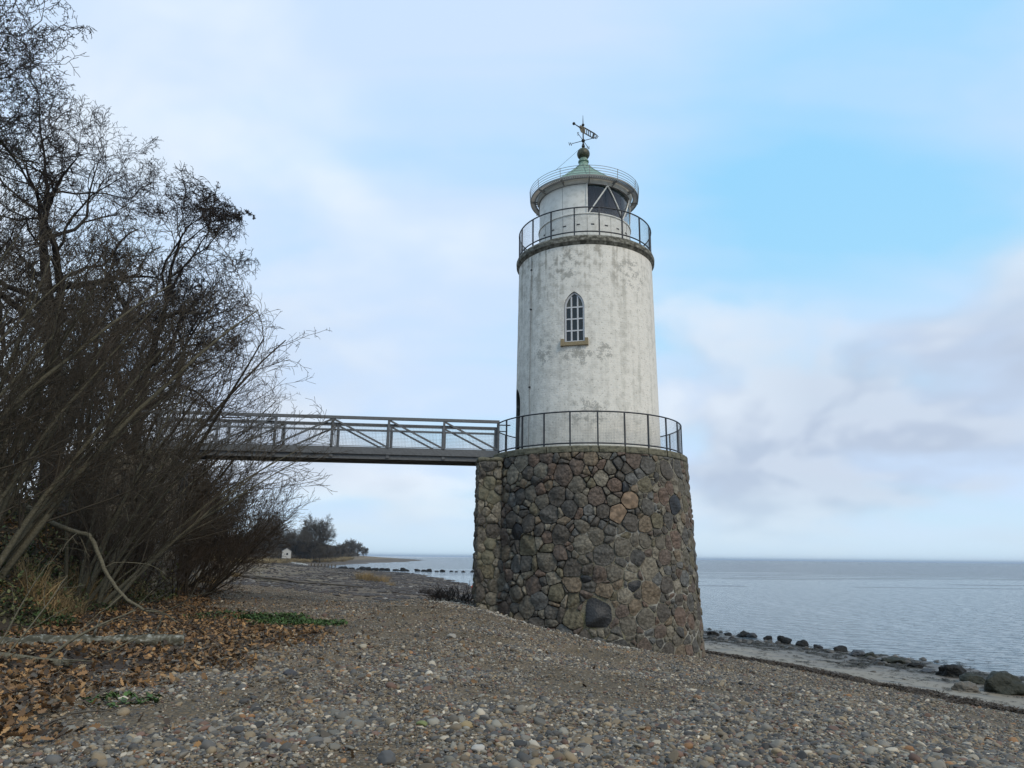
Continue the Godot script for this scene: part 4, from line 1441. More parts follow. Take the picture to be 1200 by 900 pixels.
func build_trees() -> void:
	rng.seed = 5150
	# big trees on the bank behind the bridge
	oak(on(-19.6, 31.0), 16.5, 0.50, Vector3(0.006, 0, 0.0), "largest dark spreading tree behind the bridge with crooked limbs", M.bark_dark, M.twig_dark, 1.0)
	oak(on(-20.5, 21.5), 15.5, 0.34, Vector3(0.01, 0, -0.01), "tall dark tree at the left edge of the photo with ivy", M.bark_dark, M.twig_dark, 0.85)
	# coppice stems leaning over the beach
	var g := "coppiced shrubs leaning over the beach"
	var right := Vector3(0.9, 0, 0.1)
	var c1 := coppice("coppice_shrub", on(-10.4, 18.6), 13, 7.4, Vector3(1.0, 0, 0.15), 0.5, "tall olive-stemmed shrub leaning right, in front of the bridge's landward half", "shrub", g, M.bark_olive, M.twig_olive)
	var c2 := coppice("coppice_shrub", on(-10.9, 15.2), 12, 7.8, Vector3(0.5, 0, 0.0), 0.45, "olive-stemmed shrub with upright stems above the fallen log", "shrub", g, M.bark_olive, M.twig_olive)
	var c3 := coppice("coppice_shrub", on(-12.2, 21.5), 12, 8.2, Vector3(0.45, 0, 0.1), 0.5, "brown-twigged shrub rising over the abutment beside the bridge", "shrub", g, M.bark_brown, M.twig_brown)
	var c4 := copy(c2, "leaning shrub at the far left above the ivy")
	c4.position = on(-11.6, 13.2); c4.rotation.y = 0.15; c4.scale = Vector3.ONE * 0.9
	var c5 := copy(c3, "tall brown shrub behind the bridge near the abutment")
	c5.position = on(-14.0, 27.0); c5.rotation.y = 0.35; c5.scale = Vector3.ONE * 0.9
	var c6 := copy(c2, "upright shrub on the bank directly left of the abutment")
	c6.position = on(-14.0, 19.5); c6.rotation.y = 1.2; c6.scale = Vector3.ONE * 0.85
	for q in [[-15.5, 22.5, 0.75, 2.9, 1, "shrub on the bank top behind the abutment, first from the bridge"], [-17.5, 27.5, 0.85, 3.7, 3, "tall brown shrub on the bank top under the largest tree"], [-19.0, 36.0, 1.0, 0.1, 1, "shrub leaning out from the bank well beyond the bridge"]]:
		var c: Node3D = copy([c1, c1, c2, c3][q[4]], q[5])
		c.position = on(q[0], q[1]); c.rotation.y = q[3]; c.scale = Vector3.ONE * float(q[2])
	# denser, lower thicket along the bank foot, under and beyond the bridge
	var gt := "low thicket bushes along the bank foot"
	var t1 := coppice("thicket_bush", on(-11.4, 26.6), 18, 4.3, Vector3(0.55, 0, 0.1), 0.9, "dense brown bush under the bridge, reaching furthest right over the beach", "bush", gt, M.bark_brown, M.twig_brown, [12, 7, 5, 0])
	var spots := [[-13.6, 30.5, 1.0, 0.3, "dense brown bush just beyond the bridge"], [-15.6, 34.0, 1.05, 0.9, "dense brown bush third along the bank foot from the bridge"], [-18.2, 39.0, 1.1, 0.2, "dense brown bush fourth along the bank foot from the bridge"], [-21.2, 46.0, 1.2, 0.5, "farthest dense brown bush of the near bank foot"], [-12.6, 24.8, 0.95, 2.2, "dense brown bush in front of the abutment"], [-13.2, 28.0, 1.15, 4.0, "dense brown bush on the bank behind the bridge"], [-11.2, 21.8, 0.85, 5.0, "low brown bush at the foot of the leaning shrubs"]]
	for s in spots:
		var c := copy(t1, s[4])
		c.position = on(s[0], s[1]); c.rotation.y = s[3]; c.scale = Vector3.ONE * float(s[2])
	# bank-top trees further along
	oak(on(-16.8, 32.5), 14.5, 0.32, Vector3(0.02, 0, 0.0), "medium dark tree filling the gap right of the largest tree", M.bark_dark, M.twig_dark, 0.9)
	var o2 := oak(on(-24.0, 42.0), 12.0, 0.28, Vector3(0.03, 0, 0), "slender dark tree on the bank top beyond the bridge", M.bark_dark, M.twig_dark, 0.7)
	var o3 := copy(o2, "slender dark tree high on the bank left of the bridge end")
	o3.position = on(-21.0, 33.0); o3.rotation.y = 2.0
	var o4 := copy(o2, "small bare tree standing behind the leaning shrubs on the bank")
	o4.position = on(-16.5, 24.0); o4.rotation.y = 4.1; o4.scale = Vector3.ONE * 0.85
	# the drooping dead branch by the abutment
	var db := thing("drooping_branch", on(-8.3, 16.8), "long bare branch arching down to the leaves right of the coppice", "branch")
	var mb := MB.new()
	var pp := PackedVector3Array(); var rr := PackedFloat32Array()
	for q in [[-2.6, 2.55, 0.3, 0.06], [-1.9, 2.15, 0.3, 0.055], [-1.3, 1.95, 0.4, 0.052], [-0.9, 1.85, 0.5, 0.05], [-0.5, 1.2, 0.55, 0.042], [0.0, 0.65, 0.6, 0.035], [0.5, 0.35, 0.6, 0.028], [0.9, 0.30, 0.6, 0.02], [1.3, 0.05, 0.6, 0.012]]:
		pp.append(Vector3(q[0], q[1], q[2])); rr.append(q[3])
	var sp := PackedVector3Array(); var sr := PackedFloat32Array()
	for k in pp.size() - 1:
		for e in 4:
			var t := e / 4.0
			sp.append(pp[k].cubic_interpolate(pp[k + 1], pp[maxi(k - 1, 0)], pp[mini(k + 2, pp.size() - 1)], t) + Vector3(rng.randfn(), rng.randfn(), rng.randfn()) * 0.008)
			sr.append(lerpf(rr[k], rr[k + 1], t))
	mb.tube(sp, sr, 7, true)
	put(mb.mesh(), "limb", M.bark_olive, db)
	for k in 7:
		mb = MB.new()
		var cr := MB.new()
		grow(mb, cr, pp[2 + k % 6], Vector3(rng.randf_range(-0.2, 1), rng.randf_range(-0.5, 0.4), rng.randf_range(-0.3, 0.8)).normalized(), rng.randf_range(0.7, 1.6), 0.016, 0, {"seg": [6, 4], "sides": [4, 3], "kids": [5, 0], "start": [0.3, 0], "angle": [0.7, 0], "ratio": [0.4, 0], "fade": [0.3, 0], "thin": [0.6, 0], "taper": [0.3, 0.5], "wiggle": [0.12, 0.15], "split": 2, "tip": 0.004, "pull": [Vector3(0, -0.03, 0), Vector3.ZERO]})
		put(mb.mesh(), "twig", M.bark_olive, db)

# ------------------------------------------------------------------ scattered small things
func scatter(called: String, mesh: Mesh, material: Material, xf: Array, cols: PackedColorArray, parent: Node) -> MultiMeshInstance3D:
	var mm := MultiMesh.new()
	mm.transform_format = MultiMesh.TRANSFORM_3D
	mm.use_colors = true
	mm.mesh = mesh
	mm.instance_count = xf.size()
	for k in xf.size():
		mm.set_instance_transform(k, xf[k]); mm.set_instance_color(k, cols[k])
	var o := MultiMeshInstance3D.new()
	o.multimesh = mm
	o.material_override = material
	if parent == null:
		o.name = numbered(called); add_child(o)
	else:
		o.name = called; parent.add_child(o, true)
	o.set_meta("kind", "stuff")
	return o

func sphere_points(level: int) -> MB:
	var mb := MB.new()
	mb.v = PackedVector3Array([Vector3.RIGHT, Vector3.LEFT, Vector3.UP, Vector3.DOWN, Vector3.BACK, Vector3.FORWARD])
	mb.i = PackedInt32Array([2, 0, 4, 2, 5, 0, 2, 1, 5, 2, 4, 1, 3, 4, 0, 3, 0, 5, 3, 5, 1, 3, 1, 4])
	for l in level:
		var seen := {}
		var ni := PackedInt32Array()
		for t in range(0, mb.i.size(), 3):
			var m := []
			for e in 3:
				var a := mb.i[t + e]; var b := mb.i[t + (e + 1) % 3]
				var key := Vector2i(mini(a, b), maxi(a, b))
				if not seen.has(key):
					seen[key] = mb.v.size()
					mb.v.append((mb.v[a] + mb.v[b]).normalized())
				m.append(seen[key])
			for q in [mb.i[t], m[0], m[2], mb.i[t + 1], m[1], m[0], mb.i[t + 2], m[2], m[1], m[0], m[1], m[2]]: ni.append(q)
		mb.i = ni
	return mb

func rock_mesh(level: int, size: Vector3, rough: float, seed_: int, facet := 0.0) -> ArrayMesh:
	var mb := sphere_points(level)
	# flattened on a few random planes, then roughened
	var planes := []
	for k in int(facet): planes.append([Vector3(rng.randfn(), rng.randfn(), rng.randfn()).normalized(), rng.randf_range(0.5, 0.88)])
	for k in mb.v.size():
		var p := mb.v[k]
		for q in planes:
			var e: float = p.dot(q[0]) - q[1]
			if e > 0.0: p -= q[0] * e * 0.85
		var g := noise_b.get_noise_3d(p.x * 16.0 + seed_ * 7.7, p.y * 16.0, p.z * 16.0) + 0.4 * noise_b.get_noise_3d(p.x * 50.0, p.y * 50.0 + seed_, p.z * 50.0)
		mb.v[k] = p * (1.0 + g * rough) * size
	mb.smooth()
	return mb.mesh()

func pebble_color() -> Color:
	var t := rng.randf()
	var c := Color(0.20, 0.195, 0.185)
	if t < 0.22: c = Color(0.12, 0.125, 0.135)
	elif t < 0.42: c = Color(0.19, 0.165, 0.13)
	elif t < 0.54: c = Color(0.28, 0.235, 0.17)
	elif t < 0.66: c = Color(0.26, 0.265, 0.255)
	elif t < 0.76: c = Color(0.065, 0.067, 0.072)
	elif t < 0.83: c = Color(0.42, 0.40, 0.36)
	elif t < 0.85: c = Color(0.26, 0.15, 0.075)
	elif t < 0.91: c = Color(0.17, 0.11, 0.09)
	elif t < 0.925: c = Color(0.58, 0.56, 0.52)
	return Color(c.r * 0.90, c.g * 0.80, c.b * 0.655) * rng.randf_range(0.42, 1.28)

func build_shingle() -> void:
	rng.seed = 909
	var S := Node3D.new()
	S.name = numbered("shingle"); add_child(S)
	tag(S, "loose shingle of mixed grey, tan and brown pebbles covering the beach", "shingle", "", "stuff")
	var meshes := [rock_mesh(2, Vector3(0.62, 0.36, 0.48), 0.30, 1, 7), rock_mesh(2, Vector3(0.55, 0.40, 0.5), 0.22, 2, 4), rock_mesh(2, Vector3(0.68, 0.28, 0.42), 0.3, 3, 9), rock_mesh(1, Vector3(0.58, 0.38, 0.5), 0.4, 4, 5)]
	var xf := [[], [], [], []]
	var cs := [PackedColorArray(), PackedColorArray(), PackedColorArray(), PackedColorArray()]
	var left := 780000
	var tries := 0
	while left > 0 and tries < 2300000:
		tries += 1
		# denser near the photographer's end of the beach
		var d := 3.0 + 60.0 * pow(rng.randf(), 1.85)
		var half := d * 0.80 + 2.5
		var x := rng.randf_range(-half, half)
		var le := leaf_edge(d)
		if x < le - 1.2: continue
		if x < le and rng.randf() > 0.35: continue
		var sx := shore(d)
		var t := sx - x
		if t < 10.2: continue
		if t < 11.2 and rng.randf() > 0.5: continue
		if Vector2(x - TX, d - TD).length() < 3.72: continue
		var n := noise_a.get_noise_2d(x * 5.0, d * 5.0)
		var n2 := noise_b.get_noise_2d(x * 16.0, d * 16.0)
		# sandy tracks between heaps of stones
		var cover := clampf(0.74 - n * 1.5 - n2 * 0.8 + smoothstep(1.0, 5.0, x) * 0.5 + smoothstep(16.0, 24.0, d) * 0.3, 0.30, 1.0)
		if rng.randf() > cover: continue
		var s := exp(rng.randfn() * 0.55) * 0.0172 * lerpf(0.75, 1.2, cover)
		if rng.randf() < 0.006: s *= 1.8
		s = minf(s, 0.13)
		var k := rng.randi() % 4
		var b := Basis(Vector3.UP, rng.randf() * TAU) * Basis(Vector3.RIGHT, rng.randfn() * 0.3) * Basis(Vector3.BACK, rng.randfn() * 0.3)
		var c := pebble_color()
		# bleached pebbles thrown up against the stone drum
		if Vector2(x - TX, d - TD).length() < 5.4 and x < 3.5 and rng.randf() < 0.5: c = c.lerp(Color(0.46, 0.43, 0.37), 0.7)
		xf[k].append(Transform3D(b.scaled(Vector3.ONE * s), on(x, d, s * 0.12)))
		cs[k].append(c)
		left -= 1
	for k in 4: scatter("pebbles", meshes[k], M.pebble, xf[k], cs[k], S)
	print("pebbles ", 780000 - left, " tries ", tries)
	# stones that stand out one by one
	var big := [[546, 853, 0.115, Color(0.27, 0.20, 0.10), "rounded ochre stone, largest near the bottom centre of the shingle"], [453, 893, 0.15, Color(0.085, 0.080, 0.074), "flat dark grey stone at the bottom edge left of centre"], [340, 791, 0.13, Color(0.05, 0.05, 0.055), "dark angular stone alone on the sandy track"], [507, 849, 0.10, Color(0.22, 0.205, 0.18), "pale grey stone beside a small green one at bottom centre"], [494, 851, 0.085, Color(0.17, 0.19, 0.07), "small yellow-green stone left of the pale grey one"], [561, 881, 0.10, Color(0.42, 0.385, 0.33), "flat whitish stone right of the bottom centre"], [626, 876, 0.11, Color(0.42, 0.37, 0.29), "cream stone near the bottom edge right of centre"], [529, 748, 0.17, Color(0.27, 0.245, 0.205), "pale flint lump in the middle of the beach"], [15, 872, 0.11, Color(0.40, 0.34, 0.24), "cream stone among leaves at the bottom left corner"], [425, 760, 0.16, Color(0.34, 0.29, 0.21), "tan stone on the middle shingle left of the tower"]]
	for q in big:
		var p := pixel_ground(q[0], q[1])
		var m := mat(q[3].linear_to_srgb(), 0.75)
		var sz: float = q[2]
		var o := put(rock_mesh(3, Vector3(sz * 0.6, sz * 0.36, sz * 0.5), 0.22, int(q[0]), 4), "beach_stone", m)
		o.position = p + Vector3.UP * sz * 0.16
		o.rotation.y = rng.randf() * TAU
		tag(o, q[4], "stone", "single stones on the shingle")

# where the sight line through a pixel of the 1200 x 900 photograph meets the ground
func pixel_ground(px: float, py: float) -> Vector3:
	var bs := Basis(Vector3.RIGHT, deg_to_rad(13.44)) * Basis(Vector3.BACK, deg_to_rad(0.67))
	var v := bs * Vector3((px - 600.0) / 850.0, (450.0 - py) / 850.0, -1.0)
	var t := 3.0
	while t < 400.0:
		var p := Vector3(0, 4, 0) + v * t
		if p.y <= maxf(ground(p.x, -p.z), 0.0): return Vector3(p.x, maxf(ground(p.x, -p.z), 0.0), p.z)
		t *= 1.002
	return Vector3(0, 4, 0) + v * t

func leaf_mesh() -> ArrayMesh:
	# an oak leaf: lobed outline, folded along the midrib and curled
	var mb := MB.new()
	var prof := [0.02, 0.16, 0.10, 0.25, 0.16, 0.30, 0.18, 0.24, 0.04]
	for k in prof.size():
		var z := lerpf(-0.5, 0.5, k / 8.0)
		var c := 0.16 * z * z
		mb.v.append(Vector3(-prof[k], 0.09 * prof[k] * 4.0 + c, z)); mb.v.append(Vector3(0, c, z)); mb.v.append(Vector3(prof[k], 0.06 * prof[k] * 4.0 + c, z))
	for k in prof.size() - 1:
		for s in 2:
			var a := k * 3 + s
			mb.quad(a, a + 3, a + 4, a + 1)
	mb.smooth()
	return mb.mesh()

func build_undergrowth() -> void:
	rng.seed = 4242
	# fallen leaves
	var lm := leaf_mesh()
	var xf := []; var cs := PackedColorArray()
	var n := 0
	while n < 46000:
		var d := 4.5 + 27.0 * pow(rng.randf(), 1.5)
		var le := leaf_edge(d)
		var x := le - 9.5 * pow(rng.randf(), 1.15) + rng.randfn() * 0.25
		if x < -d * 0.83 - 1.5: continue
		var stray := rng.randf() < 0.014
		if stray: x = le + absf(rng.randfn()) * 2.5
		var thin := noise_b.get_noise_2d(x * 14.0, d * 14.0)
		if thin > 0.18 and rng.randf() < 0.8: continue
		n += 1
		var s := 0.035 + 0.09 * pow(rng.randf(), 1.4)
		var b := Basis(Vector3.UP, rng.randf() * TAU) * Basis(Vector3.RIGHT, rng.randfn() * 0.55) * Basis(Vector3.BACK, rng.randfn() * 0.55)
		xf.append(Transform3D(b.scaled(Vector3.ONE * s), on(x, d, 0.015 + rng.randf() * 0.06 * (0.3 if stray else 1.0))))
		var t := rng.randf()
		var c := Color(0.21, 0.115, 0.047) if t < 0.40 else (Color(0.32, 0.18, 0.07) if t < 0.60 else (Color(0.058, 0.038, 0.022) if t < 0.86 else (Color(0.27, 0.195, 0.11) if t < 0.93 else Color(0.12, 0.105, 0.085))))
		cs.append(c * rng.randf_range(0.5, 1.25))
	var LL := scatter("leaf_litter", lm, M.leaf, xf, cs, null)
	tag(LL, "brown and orange fallen oak leaves carpeting the ground below the shrubs", "leaves", "", "stuff")
	# broken twigs lying among the leaves
	var tw := MB.new()
	tw.tube(PackedVector3Array([Vector3(-0.5, 0, 0), Vector3(-0.15, 0.03, 0.05), Vector3(0.2, 0.0, 0.0), Vector3(0.5, 0.04, 0.08)]), PackedFloat32Array([0.022, 0.02, 0.016, 0.008]), 4)
	tw.tube(PackedVector3Array([Vector3(0.0, 0.01, 0.02), Vector3(0.2, 0.08, 0.2)]), PackedFloat32Array([0.012, 0.006]), 3)
	var xt := []; var ct := PackedColorArray()
	for k in 650:
		var d := 5.0 + 24.0 * pow(rng.randf(), 1.4)
		var x := leaf_edge(d) - 7.5 * rng.randf() + 0.4
		xt.append(Transform3D((Basis(Vector3.UP, rng.randf() * TAU) * Basis(Vector3.BACK, rng.randfn() * 0.12)).scaled(Vector3.ONE * rng.randf_range(0.12, 0.45)), on(x, d, 0.05)))
		ct.append(Color(0.14, 0.12, 0.09).lerp(Color(0.05, 0.04, 0.03), rng.randf()))
	tag(scatter("twig_litter", tw.mesh(), M.leaf, xt, ct, null), "broken twigs lying among the fallen leaves", "twigs", "", "stuff")
	# low green plants: a patch at the tip of the leaves and herbs in the litter
	var gm := MB.new()
	for k in 4:
		var z := lerpf(-0.5, 0.5, k / 3.0)
		var w: float = [0.04, 0.30, 0.24, 0.02][k]
		gm.v.append(Vector3(-w, 0.05 + 0.1 * z, z)); gm.v.append(Vector3(0, 0.0 + 0.1 * z, z)); gm.v.append(Vector3(w, 0.05 + 0.1 * z, z))
	for k in 3:
		for s in 2:
			var a := k * 3 + s
			gm.quad(a, a + 3, a + 4, a + 1)
	gm.smooth()
	var gmesh := gm.mesh()
	var patches := [[348, 733, 0.75, 1500, 0.20, "bright green low herbs at the right tip of the fallen leaves", 1.0], [318, 727, 0.6, 900, 0.18, "green herbs just left of the bright patch at the leaf edge", 0.9], [265, 724, 0.7, 500, 0.2, "sparse dark green herbs behind the leaf carpet", 0.7], [72, 690, 0.9, 900, 0.35, "dark green herbs under the shrubs above the log", 0.7], [20, 720, 0.8, 800, 0.4, "dark green leafy plant at the left edge above the log", 0.6], [143, 820, 0.25, 90, 0.05, "tiny green sprout on the shingle edge near the log", 1.0]]
	for q in patches:
		var p := pixel_ground(q[0], q[1])
		var x2 := []; var c2 := PackedColorArray()
		for k in int(q[3]):
			var r := sqrt(rng.randf()) * float(q[2]); var a := rng.randf() * TAU
			var pos := Vector3(p.x + cos(a) * r * 1.5, 0, p.z + sin(a) * r)
			pos.y = ground(pos.x, -pos.z) + rng.randf() * float(q[4]) * (1.0 - 0.6 * r / float(q[2]))
			var b := Basis(Vector3.UP, rng.randf() * TAU) * Basis(Vector3.RIGHT, rng.randf_range(-0.9, 0.3))
			x2.append(Transform3D(b.scaled(Vector3.ONE * rng.randf_range(0.05, 0.10)), pos))
			c2.append(Color(0.055, 0.105, 0.022) * rng.randf_range(0.5, 1.3) * float(q[6]))
		var h := scatter("herb_patch", gmesh, M.leaf, x2, c2, null)
		tag(h, q[5], "plants", "", "stuff")
	# ivy and brambles up the bank, one sheet of leaves
	var x3 := []; var c3 := PackedColorArray()
	for k in 26000:
		var d := rng.randf_range(9.0, 26.0)
		var b0 := rng.randf_range(-0.8, 6.0)
		var x := table(XB, d) - b0
		var cl := noise_b.get_noise_2d(x * 10.0 + 40.0, d * 10.0)
		if cl < 0.02: continue
		var pos := on(x, d, rng.randf() * rng.randf() * (0.5 + cl * 2.2))
		var b := Basis(Vector3.UP, rng.randf() * TAU) * Basis(Vector3.RIGHT, rng.randf_range(-1.2, 0.4))
		x3.append(Transform3D(b.scaled(Vector3.ONE * rng.randf_range(0.06, 0.12)), pos))
		c3.append(Color(0.060, 0.088, 0.026).lerp(Color(0.125, 0.11, 0.04), rng.randf()) * rng.randf_range(0.6, 1.3))
	tag(scatter("ivy_cover", gmesh, M.leaf, x3, c3, null), "dark green ivy and bramble leaves covering the bank behind the stems", "ivy", "", "stuff")
	# ivy in the crown at the left edge
	var x4 := []; var c4 := PackedColorArray()
	for k in 14000:
		var p := Vector3(-18.6, 19.5, -22.0) + Vector3(clampf(rng.randfn(), -1.6, 1.6) * 1.0, clampf(rng.randfn(), -1.7, 1.7) * 2.2, clampf(rng.randfn(), -1.6, 1.6) * 1.0)
		if noise_b.get_noise_3d(p.x * 14.0, p.y * 14.0, p.z * 14.0) < -0.02: continue
		var b := Basis(Vector3.UP, rng.randf() * TAU) * Basis(Vector3.RIGHT, rng.randf_range(-1.4, 1.4))
		x4.append(Transform3D(b.scaled(Vector3.ONE * rng.randf_range(0.05, 0.085)), p))
		c4.append(Color(0.022, 0.035, 0.014) * rng.randf_range(0.6, 1.4))
	tag(scatter("ivy_clump", gmesh, M.leaf, x4, c4, null), "dark evergreen ivy clump in the treetop at the upper left corner", "ivy", "", "stuff")
	# dry grass tufts
	var tufts := [[75, 715, 0.55, 220, "straw-coloured grass tuft above the fallen log"], [243, 683, 0.8, 260, "dry brown grass at the bank foot below the bushes"], [275, 676, 0.8, 260, "dry brown grass further along the bank foot"], [215, 690, 0.7, 200, "thin dry grass beside the drooping branch"], [48, 700, 0.8, 300, "ochre grass clump at the left above the log's middle"], [105, 700, 0.7, 260, "ochre grass clump at the foot of the olive stems"], [150, 690, 0.7, 220, "ochre grass clump between olive stems and drooping branch"], [428, 680, 1.5, 420, "tan reed tuft on the shore left of the dark shrub"], [446, 682, 1.2, 320, "smaller tan reed tuft next to the larger one"], [458, 686, 0.6, 150, "low tan tuft at the edge of the shingle"]]
	for q in tufts:
		grass_tuft(pixel_ground(q[0], q[1]), q[2], q[3], q[4], Color(0.30, 0.215, 0.105))
	# the dark leafless shrub on the seaward slope left of the pier
	var g2 := "dark leafless shrubs on the slope left of the pier"
	var names := ["low dark leafless shrub left of the stone pier, its left part", "low dark leafless shrub left of the stone pier, its middle part", "low dark leafless shrub left of the stone pier, its right part"]
	var px := [[497, 696], [514, 700], [532, 704]]
	for k in 3:
		var p := pixel_ground(px[k][0], px[k][1])
		var s := coppice("dead_shrub", p, 60, 0.85, Vector3(0.1, 0, 0), 1.0, names[k], "shrub", g2, M.twig_dark, M.twig_dark, [6, 4, 0, 0])
	var ps := pixel_ground(655, 750)
	coppice("seedling", ps, 5, 0.42, Vector3.ZERO, 0.7, "tiny dark dead plant on the shingle before the stone base", "plant", "", M.twig_dark, M.twig_dark, [3, 2, 0, 0])

func grass_tuft(p: Vector3, h: float, count: int, label: String, col: Color) -> void:
	var mb := MB.new()
	for k in count:
		var a := rng.randf() * TAU; var r := sqrt(rng.randf()) * h * 0.75
		var o := Vector3(cos(a) * r * 1.3, 0, sin(a) * r)
		o.y = ground(p.x + o.x, -(p.z + o.z)) - p.y
		var lean := Vector3(rng.randfn() * 0.35 + cos(a) * 0.3, 1.0, rng.randfn() * 0.35 + sin(a) * 0.3).normalized()
		var ln := h * rng.randf_range(0.45, 1.05)
		var side := lean.cross(Vector3(cos(a), 0.1, sin(a))).normalized() * h * 0.012
		var m := o + lean * ln * 0.55
		var t := m + (lean + Vector3(rng.randfn() * 0.5, -0.25, rng.randfn() * 0.5)).normalized() * ln * 0.45
		var b := mb.v.size()
		for q in [o - side, o + side, m - side * 0.8, m + side * 0.8, t]: mb.v.append(q)
		mb.quad(b, b + 2, b + 3, b + 1); mb.tri(b + 2, b + 4, b + 3)
		var c := col * rng.randf_range(0.6, 1.25)
		for q in 5: mb.c.append(c)
	mb.smooth()
	var o := put(mb.mesh(), "grass_tuft", M.grass)
	o.position = p
	tag(o, label, "grass", "", "stuff")

func build_shore_rocks() -> void:
	rng.seed = 777
	# boulders along the water's edge: pixel, width in pixels, tone, label
	var rocks := [[836, 745, 20, 0, "first dark boulder beside the stone base at the waterline"], [853, 745, 12, 0, "small dark rock second from the tower along the waterline"], [871, 746, 22, 0, "dark wedge-shaped boulder third from the tower at the waterline"], [881, 747, 16, 3, "pale grey rock leaning on the dark wedge-shaped boulder"], [900, 750, 14, 0, "dark rock left of the tall black boulder"], [918, 754, 24, 0, "tall black boulder standing up midway along the waterline"], [940, 757, 18, 0, "low black rock right of the tall black boulder"], [958, 760, 14, 0, "small black rock between tall boulder and weedy pair"], [985, 764, 24, 0, "black weedy rock, left of an overlapping pair"], [1004, 769, 22, 3, "rounded grey rock in front of the weedy pair"], [1020, 771, 16, 1, "small greenish rock at the water right of the weedy pair"], [1046, 778, 26, 1, "green-grey boulder about midway to the right edge"], [1073, 783, 22, 0, "black weedy rock right of the green-grey boulder"], [1087, 789, 18, 3, "flat grey rock half in the water"], [1116, 793, 30, 0, "long low black rock just left of the big boulders"], [1142, 801, 30, 1, "dark boulder half hidden behind the tan one"], [1130, 810, 27, 2, "rounded tan boulder left of the largest one"], [1175, 812, 46, 1, "largest greenish-black boulder at the right edge of the beach"], [982, 778, 5, 0, "lone little dark stone on the wet sand, nearest the weedy pair"], [1023, 788, 7, 2, "lone brown stone on the wet sand"], [1059, 797, 7, 2, "second lone brown stone on the wet sand, further right"]]
	var ms := [M.rock_dark, M.rock_green, M.rock_tan, M.rock_grey]
	for q in rocks:
		var p := pixel_ground(q[0], q[1])
		var w: float = q[2] / 850.0 * Vector3(p.x, p.y - 4, p.z).length() * (0.70 if q[2] < 25 else 0.86)
		var o := put(rock_mesh(4, Vector3(w * 0.52, w * (rng.randf_range(0.24, 0.36) if q[2] < 40 else 0.40), w * 0.42), 0.30, int(q[0]), 7), "shore_boulder", ms[q[3]])
		o.position = p + Vector3.UP * w * 0.10
		o.rotation.y = rng.randf_range(-0.4, 0.4)
		tag(o, q[4], "boulder", "boulders along the waterline")
	# smaller stones lying between them
	var small := rock_mesh(2, Vector3(0.55, 0.32, 0.45), 0.4, 55, 6)
	var sx := []; var sc := PackedColorArray()
	for k in 2600:
		var d := 9.0 + 40.0 * rng.randf()
		var t := 1.6 + rng.randfn() * 0.9 + noise_b.get_noise_2d(d * 7.0, 12.0) * 2.2
		if noise_a.get_noise_2d(d * 14.0, 60.0) < -0.1: continue
		var s := 0.05 + 0.34 * pow(rng.randf(), 3.5)
		var p := on(shore(d) - t, d, s * 0.05)
		p.y = maxf(p.y, -0.02)
		sx.append(Transform3D((Basis(Vector3.UP, rng.randf() * TAU) * Basis(Vector3.RIGHT, rng.randfn() * 0.3)).scaled(Vector3.ONE * s), p))
		sc.append(Color(0.03, 0.029, 0.026).lerp(Color(0.12, 0.11, 0.095), pow(rng.randf(), 2.0)))
	tag(scatter("shore_stones", small, M.weed, sx, sc, null), "small dark stones strewn between the boulders along the waterline", "stones", "", "stuff")
	# seaweed cast up in two lines
	var fl := MB.new()
	for k in 6:
		var a := TAU * k / 6.0
		var b := fl.v.size()
		fl.v.append(Vector3.ZERO + Vector3(0, 0.05, 0)); fl.v.append(Vector3(cos(a), 0.0, sin(a)) * 0.4 + Vector3(0, 0.2, 0)); fl.v.append(Vector3(cos(a + 0.4), 0, sin(a + 0.4)) * 0.5 + Vector3(0, 0.12, 0)); fl.v.append(Vector3(cos(a + 0.2), -0.02, sin(a + 0.2)))
		fl.tri(b, b + 1, b + 2); fl.tri(b + 1, b + 3, b + 2)
	fl.flat()
	var fm := fl.mesh()
	var xf := []; var cs := PackedColorArray()
	for k in 15000:
		var d := 6.0 + 44.0 * pow(rng.randf(), 0.9)
		var t := 10.75 + rng.randfn() * 0.34 + noise_b.get_noise_2d(d * 10.0, 3.0) * 0.9
		if noise_a.get_noise_2d(d * 16.0, t * 2.0) < -0.28: continue
		var x := shore(d) - t
		var s := rng.randf_range(0.05, 0.15)
		xf.append(Transform3D((Basis(Vector3.UP, rng.randf() * TAU) * Basis(Vector3.RIGHT, rng.randfn() * 0.4)).scaled(Vector3.ONE * s), on(x, d, 0.03 + rng.randf() * 0.05)))
		cs.append(Color(0.030, 0.022, 0.015).lerp(Color(0.075, 0.050, 0.028), rng.randf()))
	tag(scatter("seaweed_line", fm, M.weed, xf, cs, null), "dark brown seaweed line between the shingle and the sand", "seaweed", "", "stuff")
	xf = []; cs = PackedColorArray()
	for k in 22000:
		var d := 12.0 + 45.0 * rng.randf()
		var t := 2.6 + rng.randfn() * 1.5 + noise_b.get_noise_2d(d * 8.0, 30.0) * 2.0
		if noise_a.get_noise_2d(d * 22.0, t * 14.0) < 0.08: continue
		var x := shore(d) - t
		var s := rng.randf_range(0.06, 0.2)
		var p := on(x, d, 0.03)
		p.y = maxf(p.y, 0.02)
		xf.append(Transform3D((Basis(Vector3.UP, rng.randf() * TAU)).scaled(Vector3(s, s * 0.7, s)), p))
		cs.append(Color(0.016, 0.015, 0.012).lerp(Color(0.045, 0.04, 0.022), rng.randf()))
